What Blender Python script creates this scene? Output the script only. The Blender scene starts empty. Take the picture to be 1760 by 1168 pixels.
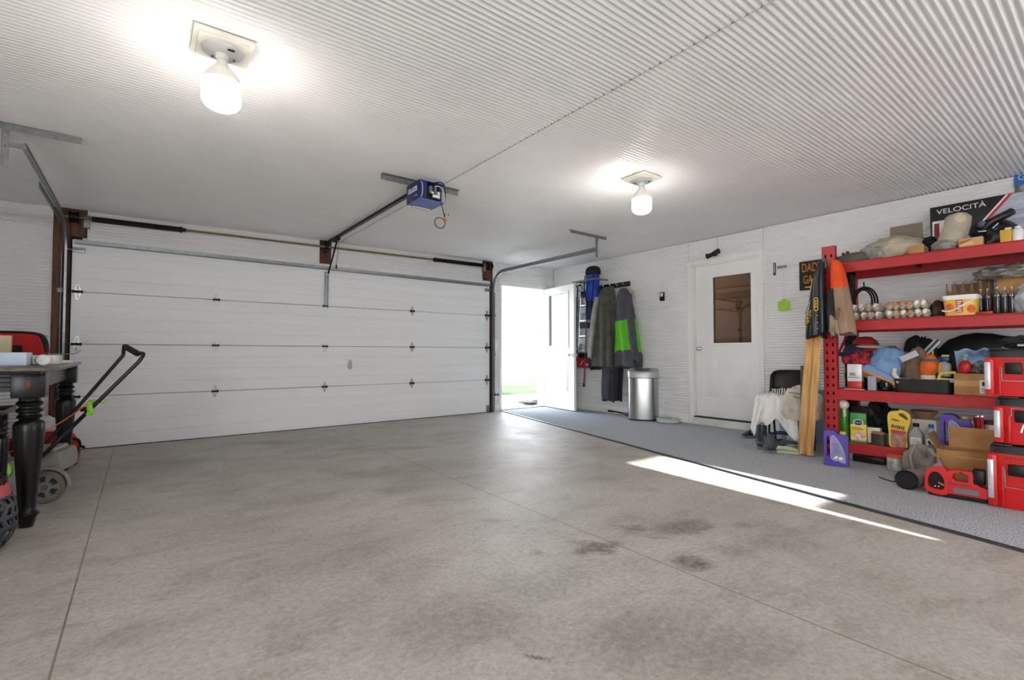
import bpy, bmesh, math, random
from mathutils import Vector as V, Matrix as M, Euler, noise
from mathutils.geometry import tessellate_polygon
PI = math.pi
random.seed(7)
SC = bpy.context.scene
COL = SC.collection
# ------------------------------------------------------------------ camera
YAW, PITCH, FPX, CH = math.radians(37.65), math.atan(23/827.0), 827.0, 0.97
cd = bpy.data.cameras.new('camera'); cd.sensor_width = 36; cd.lens = 36*FPX/1760; cd.clip_start = .02; cd.clip_end = 300
cam = bpy.data.objects.new('camera', cd); COL.objects.link(cam)
cam.location = (0, 0, CH); cam.rotation_euler = (PI/2+PITCH, 0, -YAW)
SC.camera = cam
# ------------------------------------------------------------------ view, world, sun
SC.view_settings.view_transform = 'Standard'; SC.view_settings.look = 'None'
SC.view_settings.exposure = 1.38; SC.view_settings.gamma = 1.0
SC.view_settings.use_curve_mapping = False
SC.cycles.use_denoising = True
SC.cycles.max_bounces = 10; SC.cycles.diffuse_bounces = 6; SC.cycles.glossy_bounces = 4
SC.cycles.sample_clamp_indirect = 8.0
w = bpy.data.worlds.new('sky'); SC.world = w; w.use_nodes = True
nt = w.node_tree; bg = nt.nodes['Background']
WORLD_STRENGTH, SUN_STRENGTH, BULB_STRENGTH = 3.2, 16.0, 20.0
tc = nt.nodes.new('ShaderNodeTexCoord'); sep = nt.nodes.new('ShaderNodeSeparateXYZ')
rmp = nt.nodes.new('ShaderNodeValToRGB')
rmp.color_ramp.elements[0].position = 0.0; rmp.color_ramp.elements[0].color = (1, .99, .97, 1)
rmp.color_ramp.elements[1].position = .8; rmp.color_ramp.elements[1].color = (.62, .78, 1, 1)
nt.links.new(tc.outputs['Generated'], sep.inputs[0]); nt.links.new(sep.outputs['Z'], rmp.inputs[0])
nt.links.new(rmp.outputs[0], bg.inputs[0]); bg.inputs[1].default_value = WORLD_STRENGTH
SUN_AZ = V((.065, 1.0)).normalized(); SUN_TAN = .343      # travels away from the rear wall, about 19 degrees up
sd = bpy.data.lights.new('sun', 'SUN'); sd.energy = SUN_STRENGTH; sd.angle = math.radians(.5); sd.color = (1, .97, .93)
sun = bpy.data.objects.new('sun', sd); COL.objects.link(sun)
sun.rotation_euler = V((SUN_AZ.x, SUN_AZ.y, -SUN_TAN)).to_track_quat('-Z', 'Y').to_euler()
# ------------------------------------------------------------------ pixel -> point on a real plane of the room
_f = V((math.sin(YAW)*math.cos(PITCH), math.cos(YAW)*math.cos(PITCH), math.sin(PITCH)))
_r = V((math.cos(YAW), -math.sin(YAW), 0)); _u = _r.cross(_f)
def P(px, py, ax, v):
    d = _f + _r*((px-880)/FPX) + _u*((584-py)/FPX)
    t = (v-(0, 0, CH)[ax])/d[ax]
    return V((0, 0, CH)) + d*t
# ------------------------------------------------------------------ materials
def lin(h):
    if isinstance(h, (tuple, list)): return (*h[:3], 1)
    h = h.lstrip('#'); c = [int(h[i:i+2], 16)/255 for i in (0, 2, 4)]
    return (*[x/12.92 if x <= .04045 else ((x+.055)/1.055)**2.4 for x in c], 1)
_mats = {}
def mat(name, col, rough=.5, metal=0., var=.08, scale=12., bump=0., bscale=60., spec=.5, trans=0., alpha=1., emit=None, coat=0., sheen=0., stretch=None, col2=None):
    if name in _mats: return _mats[name]
    m = bpy.data.materials.new(name); m.use_nodes = True; n = m.node_tree.nodes; l = m.node_tree.links
    b = n['Principled BSDF']; c = lin(col)
    b.inputs['Roughness'].default_value = rough; b.inputs['Metallic'].default_value = metal
    b.inputs['Specular IOR Level'].default_value = spec
    b.inputs['Transmission Weight'].default_value = trans; b.inputs['Alpha'].default_value = alpha
    b.inputs['Coat Weight'].default_value = coat; b.inputs['Sheen Weight'].default_value = sheen
    t = n.new('ShaderNodeTexCoord'); mp = n.new('ShaderNodeMapping'); l.new(t.outputs['Object'], mp.inputs[0])
    if stretch: mp.inputs['Scale'].default_value = stretch
    nz = n.new('ShaderNodeTexNoise'); nz.inputs['Scale'].default_value = scale; nz.inputs['Detail'].default_value = 5
    l.new(mp.outputs[0], nz.inputs['Vector'])
    r = n.new('ShaderNodeValToRGB'); l.new(nz.outputs['Fac'], r.inputs[0])
    c2 = lin(col2) if col2 else tuple(min(1, x*(1+var)) for x in c[:3])+(1,)
    c1 = c if col2 else tuple(x*(1-var) for x in c[:3])+(1,)
    r.color_ramp.elements[0].color = c1; r.color_ramp.elements[1].color = c2
    r.color_ramp.elements[0].position = .35; r.color_ramp.elements[1].position = .65
    l.new(r.outputs[0], b.inputs['Base Color'])
    if bump:
        n2 = n.new('ShaderNodeTexNoise'); n2.inputs['Scale'].default_value = bscale; n2.inputs['Detail'].default_value = 4
        l.new(mp.outputs[0], n2.inputs['Vector'])
        bp = n.new('ShaderNodeBump'); bp.inputs['Strength'].default_value = bump; bp.inputs['Distance'].default_value = .01
        l.new(n2.outputs['Fac'], bp.inputs['Height']); l.new(bp.outputs[0], b.inputs['Normal'])
    if emit:
        b.inputs['Emission Color'].default_value = lin(emit[0]); b.inputs['Emission Strength'].default_value = emit[1]
    _mats[name] = m
    return m
def glass_mat(name, tint, gloss=.2, rough=.02):
    m = bpy.data.materials.new(name); m.use_nodes = True; n = m.node_tree.nodes; l = m.node_tree.links
    n.remove(n['Principled BSDF'])
    tr = n.new('ShaderNodeBsdfTransparent'); tr.inputs[0].default_value = lin(tint)
    gl = n.new('ShaderNodeBsdfGlossy'); gl.inputs['Roughness'].default_value = rough
    mx = n.new('ShaderNodeMixShader'); mx.inputs[0].default_value = gloss
    l.new(tr.outputs[0], mx.inputs[1]); l.new(gl.outputs[0], mx.inputs[2]); l.new(mx.outputs[0], n['Material Output'].inputs[0])
    return m
# ------------------------------------------------------------------ mesh builder
class MB:
    def __init__(s): s.bm = bmesh.new()
    def faces(s, vs, fs, m=None):
        bv = [s.bm.verts.new((m @ V(v)) if m else V(v)) for v in vs]
        for f in fs:
            try: s.bm.faces.new([bv[i] for i in f])
            except ValueError: pass
        return s
    def box(s, c, size, rot=None, bev=0., seg=2):
        t = bmesh.new(); bmesh.ops.create_cube(t, size=1)
        bmesh.ops.scale(t, vec=size, verts=t.verts)
        if bev: bmesh.ops.bevel(t, geom=t.edges[:], offset=bev, segments=seg, affect='EDGES', profile=.5)
        m = M.Translation(c) @ (Euler(rot).to_matrix().to_4x4() if rot else M.Identity(4))
        return s.take(t, m)
    def take(s, t, m=None):
        t.verts.index_update(); vs = [v.co.copy() for v in t.verts]; fs = [[v.index for v in f.verts] for f in t.faces]
        t.free(); return s.faces(vs, fs, m)
    def cyl(s, p0, p1, r0, r1=None, n=16):
        r1 = r0 if r1 is None else r1
        return s.tube([p0, p1], [r0, r1], n)
    def tube(s, pts, r, n=8, closed=False, flat=None):
        pts = [V(p) for p in pts]; k = len(pts); rs = r if isinstance(r, (list, tuple)) else [r]*k
        tg = []
        for i in range(k):
            a = pts[(i-1) % k] if (closed or i) else pts[0]; b = pts[(i+1) % k] if (closed or i < k-1) else pts[-1]
            d = (b-a); tg.append(d.normalized() if d.length > 1e-9 else V((0, 0, 1)))
        up = V((0, 0, 1)) if abs(tg[0].z) < .9 else V((1, 0, 0))
        x = tg[0].cross(up).normalized(); vs = []; 
        for i in range(k):
            x = (x - tg[i]*x.dot(tg[i]))
            x = x.normalized() if x.length > 1e-6 else tg[i].orthogonal().normalized()
            y = tg[i].cross(x)
            for j in range(n):
                a = 2*PI*j/n + PI/n
                fx, fy = (flat if flat else (1, 1))
                vs.append(pts[i] + x*math.cos(a)*rs[i]*fx + y*math.sin(a)*rs[i]*fy)
        fs = []
        for i in range(k if closed else k-1):
            i2 = (i+1) % k
            for j in range(n):
                j2 = (j+1) % n; fs.append((i*n+j, i*n+j2, i2*n+j2, i2*n+j))
        if not closed: fs += [tuple(range(n))[::-1], tuple((k-1)*n+j for j in range(n))]
        return s.faces(vs, fs)
    def lathe(s, prof, n=24, m=None):
        return s.loft([[V((r*math.cos(2*PI*j/n), r*math.sin(2*PI*j/n), z)) for j in range(n)] for r, z in prof], m=m)
    def loft(s, rings, cap=True, m=None, closed=True):
        n = len(rings[0]); vs = [p for r in rings for p in r]; fs = []
        for i in range(len(rings)-1):
            for j in range(n if closed else n-1):
                j2 = (j+1) % n; fs.append((i*n+j, i*n+j2, (i+1)*n+j2, (i+1)*n+j))
        if cap and closed: fs += [tuple(range(n))[::-1], tuple((len(rings)-1)*n+j for j in range(n))]
        return s.faces(vs, fs, m)
    def ell(s, c, r, nu=16, nv=10, rot=None):
        t = bmesh.new(); bmesh.ops.create_uvsphere(t, u_segments=nu, v_segments=nv, radius=1)
        r = (r, r, r) if not isinstance(r, (list, tuple)) else r
        m = M.Translation(c) @ (Euler(rot).to_matrix().to_4x4() if rot else M.Identity(4)) @ M.Diagonal((*r, 1))
        return s.take(t, m)
    def plate(s, outline, t, m=None, holes=()):
        """outline in local XZ, thickness t along local Y (0 .. t)"""
        loops = [[V((x, z, 0)) for x, z in o] for o in (outline, *holes)]
        tri = tessellate_polygon(loops); flat = [p for lp in loops for p in lp]; N = len(flat)
        vs = [V((p.x, 0, p.y)) for p in flat] + [V((p.x, t, p.y)) for p in flat]
        fs = [tuple(a) for a in tri] + [tuple(i+N for i in a[::-1]) for a in tri]
        o = 0
        for lp in loops:
            k = len(lp)
            for i in range(k): fs.append((o+i, o+(i+1) % k, N+o+(i+1) % k, N+o+i))
            o += k
        return s.faces(vs, fs, m)
    def build(s, name, material, parent=None, smooth=True, bev=0., sub=0, solid=0., angle=40, loc=None, rot=None):
        me = bpy.data.meshes.new(name); bm = s.bm
        bmesh.ops.recalc_face_normals(bm, faces=bm.faces[:]); bm.to_mesh(me); bm.free()
        if smooth:
            me.polygons.foreach_set('use_smooth', [True]*len(me.polygons)); me.set_sharp_from_angle(angle=math.radians(angle))
        o = bpy.data.objects.new(name, me); COL.objects.link(o)
        for q in (material if isinstance(material, list) else [material]): me.materials.append(q)
        if parent: o.parent = parent
        if loc: o.location = loc
        if rot: o.rotation_euler = rot
        if solid: md = o.modifiers.new('thick', 'SOLIDIFY'); md.thickness = solid; md.offset = 0
        if bev: md = o.modifiers.new('bevel', 'BEVEL'); md.width = bev; md.segments = 2; md.limit_method = 'ANGLE'
        if sub: md = o.modifiers.new('sub', 'SUBSURF'); md.levels = sub; md.render_levels = sub
        return o
def rrect(w, h, r, n=5, cx=0, cz=0):
    r = min(r, w/2-1e-4, h/2-1e-4); o = []
    for sx, sz, a0 in ((1, 1, 0), (-1, 1, 90), (-1, -1, 180), (1, -1, 270)):
        for i in range(n+1):
            a = math.radians(a0+90*i/n); o.append((cx+sx*(w/2-r)+r*math.cos(a), cz+sz*(h/2-r)+r*math.sin(a)))
    return o
def circ(r, n=20, cx=0, cz=0, rz=None): return [(cx+r*math.cos(2*PI*i/n), cz+(rz or r)*math.sin(2*PI*i/n)) for i in range(n)]
def spline(pts, n=6, closed=False):
    pts = [V(p) for p in pts]; k = len(pts); out = []
    for i in range(k if closed else k-1):
        g = (lambda j: pts[j % k]) if closed else (lambda j: pts[max(0, min(k-1, j))])
        p0, p1, p2, p3 = g(i-1), g(i), g(i+1), g(i+2)
        for q in range(n):
            t = q/n
            out.append(.5*((2*p1)+(p2-p0)*t+(2*p0-5*p1+4*p2-p3)*t*t+(3*p1-p0-3*p2+p3)*t**3))
    if not closed: out.append(pts[-1])
    return out
def smooth_outline(pts, n=4): return [(p.x, p.y) for p in spline([(x, z, 0) for x, z in pts], n, True)]
def hring(wx, wy, z, cx=0, cy=0, n=24, e=2.6):
    """superellipse ring in XY"""
    o = []
    for j in range(n):
        a = 2*PI*j/n; c, s_ = math.cos(a), math.sin(a)
        o.append(V((cx+wx*math.copysign(abs(c)**(2/e), c), cy+wy*math.copysign(abs(s_)**(2/e), s_), z)))
    return o
# ------------------------------------------------------------------ objects
def tag(o, label=None, cat=None, group=None, kind=None):
    if label: o['label'] = label
    if cat: o['category'] = cat
    if group: o['group'] = group
    if kind: o['kind'] = kind
    return o
def thing(name, label, cat, loc=(0, 0, 0), rz=0., group=None, rot=None):
    o = bpy.data.objects.new(name, None); COL.objects.link(o); o.empty_display_size = .05
    o.location = loc; o.rotation_euler = rot if rot else (0, 0, rz)
    return tag(o, label, cat, group)
def struct(name, mb, m, parent=None, **k):
    o = mb.build(name, m, parent, **k)
    if not parent: o['kind'] = 'structure'
    return o
def sempty(name, loc=(0, 0, 0), rz=0.):
    o = bpy.data.objects.new(name, None); COL.objects.link(o); o.location = loc; o.rotation_euler = (0, 0, rz); o['kind'] = 'structure'
    return o
def dup(o, loc=None, rz=None, label=None, parent=None):
    c = o.copy(); COL.objects.link(c)
    if parent: c.parent = parent
    if loc is not None: c.location = loc
    if rz is not None: c.rotation_euler.z = rz
    if label: c['label'] = label
    for ch in list(o.children): dup(ch, parent=c)
    return c
def text(body, size, m, parent, loc, rot=(PI/2, 0, 0), ext=.0008, name='lettering', sx=1., align='CENTER', shear=0., bold=0.):
    cu = bpy.data.curves.new(name, 'FONT'); cu.body = body; cu.size = size; cu.extrude = ext; cu.align_x = align; cu.align_y = 'CENTER'
    cu.shear = shear; cu.offset = bold
    t = bpy.data.objects.new('tmp', cu); COL.objects.link(t)
    me = bpy.data.meshes.new_from_object(t.evaluated_get(bpy.context.evaluated_depsgraph_get()))
    bpy.data.objects.remove(t); bpy.data.curves.remove(cu)
    me.materials.clear(); me.materials.append(m); me.name = name
    o = bpy.data.objects.new(name, me); COL.objects.link(o); o.parent = parent; o.location = loc; o.rotation_euler = rot; o.scale = (sx, 1, 1)
    return o
def crumple(mb, size, seed=0, amp=.25, freq=2.2, sub=4, flat=True, m=None, power=1.):
    """a heap of cloth: a rounded body with ridged folds, resting on z=0"""
    t = bmesh.new(); bmesh.ops.create_icosphere(t, subdivisions=sub, radius=1)
    off = V((seed*3.7, seed*1.3, seed*7.1))
    for v in t.verts:
        p = v.co.normalized(); q = V((p.x*freq, p.y*freq, p.z*freq))+off
        a = 1-2*abs(noise.noise(q)); b = 1-2.4*abs(noise.noise(q*2.1+off)); c = noise.noise(q*.7); e = 1-3*abs(noise.noise(q*4.3-off))
        v.co = p*(1+amp*(.75*a+.5*b+.9*c+.22*e)*power)
    for v in t.verts:
        if flat: v.co.z = max(v.co.z, -.62)
        v.co.z = (v.co.z+.62)/1.62
        v.co = V((v.co.x*size[0]/2, v.co.y*size[1]/2, v.co.z*size[2]))
    return mb.take(t, m)
def drape(mb, rings, n=56, folds=((5, .3, .05), (9, 1.1, .03)), grow=1., seed=0, sub=4, m=None, e=2.2):
    """a hanging garment: rings of (z, half width, half depth, cx, cy) from top to bottom"""
    ctrl = [V((r[1], r[2], r[0])) for r in rings]; cc = [V((r[3], r[4], 0)) for r in rings]
    a = spline(ctrl, sub); c = spline(cc, sub); out = []
    for i, (p, q) in enumerate(zip(a, c)):
        t = max(0., min(1.2, -p.z*1.1)); ring = []
        for j in range(n):
            th = 2*PI*j/n; k = 1+sum(am*(.25+grow*t)*math.sin(f*th+ph+.9*math.sin(3*t+ph+seed)) for f, ph, am in folds); ph0 = folds[0][1]
            k += .05*noise.noise(V((math.cos(th)*2, math.sin(th)*2, p.z*5+seed*9)))
            co, si = math.cos(th), math.sin(th); zj = (.022*math.sin(2*th+ph0+4*t)+.010*math.sin(5*th+seed))*t
            ring.append(V((q.x+p.x*k*math.copysign(abs(co)**(2/e), co), q.y+p.y*k*math.copysign(abs(si)**(2/e), si), p.z+zj)))
        out.append(ring)
    return mb.loft(out, m=m)
# ------------------------------------------------------------------ room dimensions
XR, YB, XL, YR = 6.05, 6.58, -2.3, -3.2
def ceil_z(x): return 2.446 + .0135*x
# ------------------------------------------------------------------ surface materials
WHITE_STEEL = mat('white_steel', '#ebebeb', .42, 0, .015, 3)
CEIL_STEEL = mat('white_ceiling_steel', '#ecebea', .3, 0, .02, 3)
TRIM_WHITE = mat('white_trim', '#eeedea', .45, 0, .02, 4)
DOOR_WHITE = mat('white_door_paint', '#f1f0ee', .4, 0, .015, 4)
DARK_WOOD = mat('stained_brown_wood', '#3a2114', .55, 0, .4, 6, .2, 40, stretch=(6, 6, .6), col2='#6b3f1e')
GALV = mat('galvanized_steel', '#9aa0a3', .38, .85, .12, 25, .05, 80)
GALV_DULL = mat('dull_galvanized_steel', '#8b8d8c', .5, .75, .15, 30, .08, 90)
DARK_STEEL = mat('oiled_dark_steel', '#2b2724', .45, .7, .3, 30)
BLACK_PLASTIC = mat('black_plastic', '#101112', .42, 0, .1, 20, spec=.3)
BLACK_MATT = mat('black_rubber', '#0c0c0d', .75, 0, .15, 30, .1, 80)
CHROME = mat('chrome', '#d5d6d8', .16, 1., .03)
CREAM = mat('cream_plastic', '#e4dfd3', .45, 0, .02)
def concrete():
    m = bpy.data.materials.new('stained_concrete'); m.use_nodes = True; n = m.node_tree.nodes; l = m.node_tree.links; b = n['Principled BSDF']
    t = n.new('ShaderNodeTexCoord')
    def noise_(sc, det=6, rough=.6, vec=None, dist=0):
        z = n.new('ShaderNodeTexNoise'); z.inputs['Scale'].default_value = sc; z.inputs['Detail'].default_value = det; z.inputs['Roughness'].default_value = rough
        z.inputs['Distortion'].default_value = dist; l.new(vec or t.outputs['Object'], z.inputs['Vector']); return z.outputs['Fac']
    def ramp(f, a, c1, b_, c2):
        r = n.new('ShaderNodeValToRGB'); l.new(f, r.inputs[0]); r.color_ramp.elements[0].position = a; r.color_ramp.elements[1].position = b_
        r.color_ramp.elements[0].color = lin(c1); r.color_ramp.elements[1].color = lin(c2); return r.outputs[0]
    def mix(fac, a, b_, mode='MIX'):
        x = n.new('ShaderNodeMix'); x.data_type = 'RGBA'; x.blend_type = mode
        if isinstance(fac, (int, float)): x.inputs[0].default_value = fac
        else: l.new(fac, x.inputs[0])
        for i, q in ((6, a), (7, b_)):
            if isinstance(q, str): x.inputs[i].default_value = lin(q)
            else: l.new(q, x.inputs[i])
        return x.outputs[2]
    def math_(op, a, b_):
        x = n.new('ShaderNodeMath'); x.operation = op; x.use_clamp = op == 'ADD'
        for i, q in ((0, a), (1, b_)):
            if isinstance(q, (int, float)): x.inputs[i].default_value = q
            else: l.new(q, x.inputs[i])
        return x.outputs[0]
    base = ramp(noise_(1.1, 8, .65, dist=.6), .3, '#b3ada6', .7, '#d0cbc4')
    # brushed dirt, longer along the room's width
    mp = n.new('ShaderNodeMapping'); mp.inputs['Scale'].default_value = (.8, 1.5, 1); mp.inputs['Rotation'].default_value = (0, 0, .2); l.new(t.outputs['Object'], mp.inputs[0])
    dirt = ramp(noise_(2.6, 12, .78, mp.outputs[0], .5), .48, '#000000', .74, '#ffffff')
    base = mix(math_('MULTIPLY', dirt, .62), base, '#786856')
    fine = ramp(noise_(42, 9, .85), .36, '#9a938a', .6, '#ffffff')
    base = mix(.6, base, fine, 'MULTIPLY')
    speck = ramp(noise_(46, 5, .85), .60, '#000000', .68, '#ffffff')
    base = mix(math_('MULTIPLY', speck, .6), base, '#6e655c')
    dis = n.new('ShaderNodeTexNoise'); dis.inputs['Scale'].default_value = 9; dis.inputs['Detail'].default_value = 7; dis.inputs['Roughness'].default_value = .7
    l.new(t.outputs['Object'], dis.inputs['Vector'])
    sub = n.new('ShaderNodeVectorMath'); sub.operation = 'MULTIPLY_ADD'; l.new(dis.outputs['Color'], sub.inputs[0])
    sub.inputs[1].default_value = (.22, .22, 0); l.new(t.outputs['Object'], sub.inputs[2])
    tot = None
    # oil spots and worn patches: pixel of the spot on the floor, half sizes in metres, turn, strength
    for px, py, rx, ry, a, s in ((1027, 941, .125, .075, .5, .85), (1002, 932, .06, .05, 0, .6), (1190, 967, .085, .08, .2, .85), (1086, 908, .09, .07, 0, .6), (1128, 922, .07, .04, 0, .45),
            (1180, 906, .2, .1, .4, .62), (925, 950, .05, .04, 0, .5), (1276, 901, .08, .06, 0, .45), (1330, 935, .2, .12, 0, .32), (1262, 945, .13, .1, .6, .38), (917, 1127, .035, .02, .5, .8),
            (1100, 1095, .3, .22, .3, .4), (1240, 1120, .35, .2, .2, .45), (930, 1010, .35, .16, .5, .3), (820, 1065, .32, .2, .3, .35), (846, 894, .06, .04, 0, .4), (640, 815, .35, .16, .3, .42), (690, 770, .4, .1, .2, .38),
            (600, 770, .3, .12, .6, .35), (480, 760, .5, .14, .1, .33), (330, 790, .5, .2, .1, .3), (760, 800, .45, .25, .3, .3), (690, 840, .25, .12, .2, .38), (540, 960, .4, .3, .2, .2)):
        c = P(px, py, 2, 0); off = .11
        g = n.new('ShaderNodeMapping'); g.vector_type = 'TEXTURE'
        g.inputs['Location'].default_value = (c.x+off, c.y+off, 0); g.inputs['Rotation'].default_value = (0, 0, a-YAW); g.inputs['Scale'].default_value = (rx, ry, 1)
        l.new(sub.outputs[0], g.inputs[0])
        ln = n.new('ShaderNodeVectorMath'); ln.operation = 'LENGTH'; l.new(g.outputs[0], ln.inputs[0])
        mr = n.new('ShaderNodeMapRange'); mr.interpolation_type = 'SMOOTHSTEP'
        for i, q in ((1, 1.35), (2, .45 if s > .5 else .1), (3, 0), (4, s)): mr.inputs[i].default_value = q
        l.new(ln.outputs['Value'], mr.inputs[0]); tot = mr.outputs[0] if tot is None else math_('MAXIMUM', tot, mr.outputs[0])
    brk = ramp(noise_(26, 6, .7), .25, '#707070', .6, '#ffffff')
    tot = math_('MULTIPLY', tot, brk)
    base = mix(tot, base, '#4a3624')
    # saw-cut control joints
    sx = n.new('ShaderNodeSeparateXYZ'); l.new(t.outputs['Object'], sx.inputs[0])
    for x0 in (-.2, 1.93):
        d = math_('ABSOLUTE', math_('SUBTRACT', sx.outputs['X'], x0), 0); c = math_('LESS_THAN', d, .0035)
        base = mix(math_('MULTIPLY', c, .75), base, '#6b5c47')
    l.new(base, b.inputs['Base Color'])
    rr = n.new('ShaderNodeMapRange'); rr.inputs[3].default_value = .36; rr.inputs[4].default_value = .62; l.new(noise_(3, 6), rr.inputs[0]); l.new(rr.outputs[0], b.inputs['Roughness'])
    bp = n.new('ShaderNodeBump'); bp.inputs['Strength'].default_value = .35; bp.inputs['Distance'].default_value = .006
    l.new(noise_(55, 8, .8), bp.inputs['Height']); l.new(bp.outputs[0], b.inputs['Normal'])
    return m
CARPET = mat('grey_carpet', '#84878d', .95, 0, .3, 120, 1., 110, spec=.1, col2='#d2d5d9')
# ------------------------------------------------------------------ corrugated sheet: ribs with a 32 mm pitch
def corr(mb, o, along, across, out, L, W, pitch=.032, amp=.0058, per=8):
    """o corner, unit vectors: along the ribs (length L), across them (width W), out of the wall"""
    o, a, c, n = V(o), V(along), V(across), V(out)
    k = max(2, int(round(W/pitch*per))); rings = []
    for i in range(k+1):
        d = W*i/k; h = amp*math.cos(2*PI*d/pitch)
        rings.append([o+c*d+n*h, o+c*d+n*h+a*L])
    mb.loft(rings, cap=False, closed=False)
X, Y, Z = V((1, 0, 0)), V((0, 1, 0)), V((0, 0, 1))
m_ = MB(); m_.box(((XL+XR)/2, (YR+YB)/2, -.05), (XR-XL+.6, YB-YR+.3, .1)); fl = struct('floor', m_, concrete(), smooth=False)
# the floor mesh is around its own origin in world coordinates, so object coordinates are metres
m_ = MB(); m_.loft([[V((XL-.05, y, ceil_z(XL)+h)), V((XR+.03, y, ceil_z(XR)+h))] for y, h in ((YR+(YB-YR)*i/1836, .0055*math.cos(2*PI*(YB-YR)*i/1836/.032)) for i in range(1837))], cap=False, closed=False)
cl = struct('ceiling', m_, CEIL_STEEL, angle=80)
m_ = MB()
for i in range(150):
    y = YB-.12-i*.064; m_.ell((2.1, y, ceil_z(2.1)-.006), (.0045, .0045, .003), 8, 5)
sc_ = m_.build('ceiling_screw', mat('grey_screw', '#77736c', .4, .6), cl); sc_['kind'] = 'stuff'
m_ = MB(); m_.box((2.107, (YB+YR)/2, ceil_z(2.14)-.0045), (.003, YB-YR, .004)); m_.build('ceiling_seam', mat('seam_grey', '#b5b0a8', .6), cl)  # thin grey strip along the sheet overlap
# back wall
wb = MB()
for x0, x1, z0, z1 in ((XL, -.71, 0, 2.6), (-.45, 1.85, 2.14, 2.6), (2.0, 4.46, 2.14, 2.6), (4.665, 4.79, .11, 2.6), (4.79, XR+.02, 2.2, 2.6), (5.84, XR+.02, .11, 2.2)):
    corr(wb, (x0, YB, z0), X, Z, -Y, x1-x0, z1-z0)
struct('wall_back', wb, WHITE_STEEL, angle=80)
wr = MB(); zt = ceil_z(XR)-.008
D3A, D3B, D3T = 2.774, 3.80, 2.245
RY0, RY1 = -2.95, -1.7               # another unseen opening, added behind the viewpoint for daylight fill
for y0, y1, z0, z1 in ((YR, RY0, .12, zt), (RY0, RY1, 2.2, zt), (RY1, D3A, .12, zt), (D3A, D3B, D3T, zt), (D3B, YB, .12, zt)):
    corr(wr, (XR, y0, z0), Y, Z, -X, y1-y0, z1-z0)
struct('wall_right', wr, WHITE_STEEL, angle=80)
# left wall: an unseen opening is added behind the viewpoint for daylight fill
OY0, OY1 = -2.95, .25
wl = MB(); corr(wl, (XL, OY1, 0), Y, Z, X, YB-OY1, 2.6); corr(wl, (XL, OY0, 2.2), Y, Z, X, OY1-OY0, .4); corr(wl, (XL, YR, 0), Y, Z, X, OY0-YR, 2.6); struct('wall_left', wl, WHITE_STEEL, angle=80)
# rear wall, never in the picture: hole shaped to throw the sun patch
yr = YR; ax = SUN_AZ.x/SUN_AZ.y; dy = 2.765-yr
wx0, wx1 = 3.424-ax*dy, 3.916-ax*dy; wz1 = SUN_TAN*dy/SUN_AZ.y; wz0 = SUN_TAN*(1.275-yr)/SUN_AZ.y; sz0 = SUN_TAN*(.67-yr)/SUN_AZ.y
m_ = MB(); m_.plate([(XL-.2, 0), (XR+.2, 0), (XR+.2, 2.8), (XL-.2, 2.8)], .02, M.Translation((0, YR-.02, 0)), holes=[[(wx0, sz0), (wx0, wz1), (wx1, wz1), (wx1, wz0), (wx0+.055, wz0), (wx0+.03, sz0)]])
struct('wall_rear', m_, WHITE_STEEL, smooth=False)
# dark unseen shell and roof added outside the steel sheets against sky light
SHELL = mat('dark_shell', '#2a2623', .9)
m_ = MB(); m_.box(((XL+XR)/2, (YB+YR)/2, 2.86), (XR-XL+.9, YB-YR+.9, .1)); struct('roof', m_, SHELL, smooth=False)
m_ = MB()
m_.box((XR+.14, (RY1+D3A)/2, 1.4), (.06, D3A-RY1+.02, 2.8)); m_.box((XR+.14, (RY0+RY1)/2, 2.5), (.06, RY1-RY0, .6)); m_.box((XR+.14, (YR+RY0)/2, 1.4), (.06, RY0-YR+.02, 2.8)); m_.box((XR+.14, (YB+D3B)/2+.1, 1.4), (.06, YB-D3B+.22, 2.8)); m_.box((XR+.14, (D3A+D3B)/2, (D3T+2.8)/2), (.06, D3B-D3A, 2.8-D3T))
struct('trim_1', m_, SHELL, smooth=False)
m_ = MB()
for x0, x1, z0, z1 in ((XL-.2, -.69, 0, 2.8), (-.69, 4.63, 2.2, 2.8), (4.63, 4.80, 0, 2.8), (4.80, 5.83, 2.19, 2.8), (5.83, XR+.17, 0, 2.8)):
    m_.box(((x0+x1)/2, YB+.1, (z0+z1)/2), (x1-x0, .1, z1-z0))
struct('trim_2', m_, SHELL, smooth=False)
m_ = MB(); m_.box((XL-.1, (YB+OY1)/2, 1.4), (.06, YB-OY1+.2, 2.8)); m_.box((XL-.1, (OY0+OY1)/2, 2.5), (.06, OY1-OY0, .6)); m_.box((XL-.1, (OY0+YR)/2-.1, 1.4), (.06, OY0-YR+.2, 2.8)); struct('trim_3', m_, SHELL, smooth=False)
# brown timber around the garage door
GX0, GX1, GH = -.565, 4.575, 2.127
m_ = MB(); m_.box((-.645, YB-.01, 1.3), (.13, .05, 2.6)); m_.box((-.52, YB-.01, 2.36), (.13, .05, .42)); struct('trim_4', m_, DARK_WOOD, bev=.003)
m_ = MB(); m_.box((4.625, YB-.005, 1.3), (.045, .04, 2.6)); m_.box((4.53, YB-.01, 2.38), (.15, .05, .32)); struct('trim_5', m_, DARK_WOOD, bev=.003)
m_ = MB(); m_.box((1.925, YB-.005, 2.33), (.15, .04, .34)); struct('trim_6', m_, DARK_WOOD, bev=.003)
m_ = MB(); m_.box((-.715, YB-.008, 1.3), (.014, .026, 2.6)); m_.box((-.452, YB-.008, 2.34), (.014, .024, .42)); m_.box((2.004, YB-.008, 2.34), (.01, .02, .42)); m_.box((1.846, YB-.008, 2.34), (.01, .02, .42)); m_.box((4.662, YB-.008, 1.3), (.012, .024, 2.6)); struct('trim_7', m_, TRIM_WHITE, bev=.002)
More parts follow.
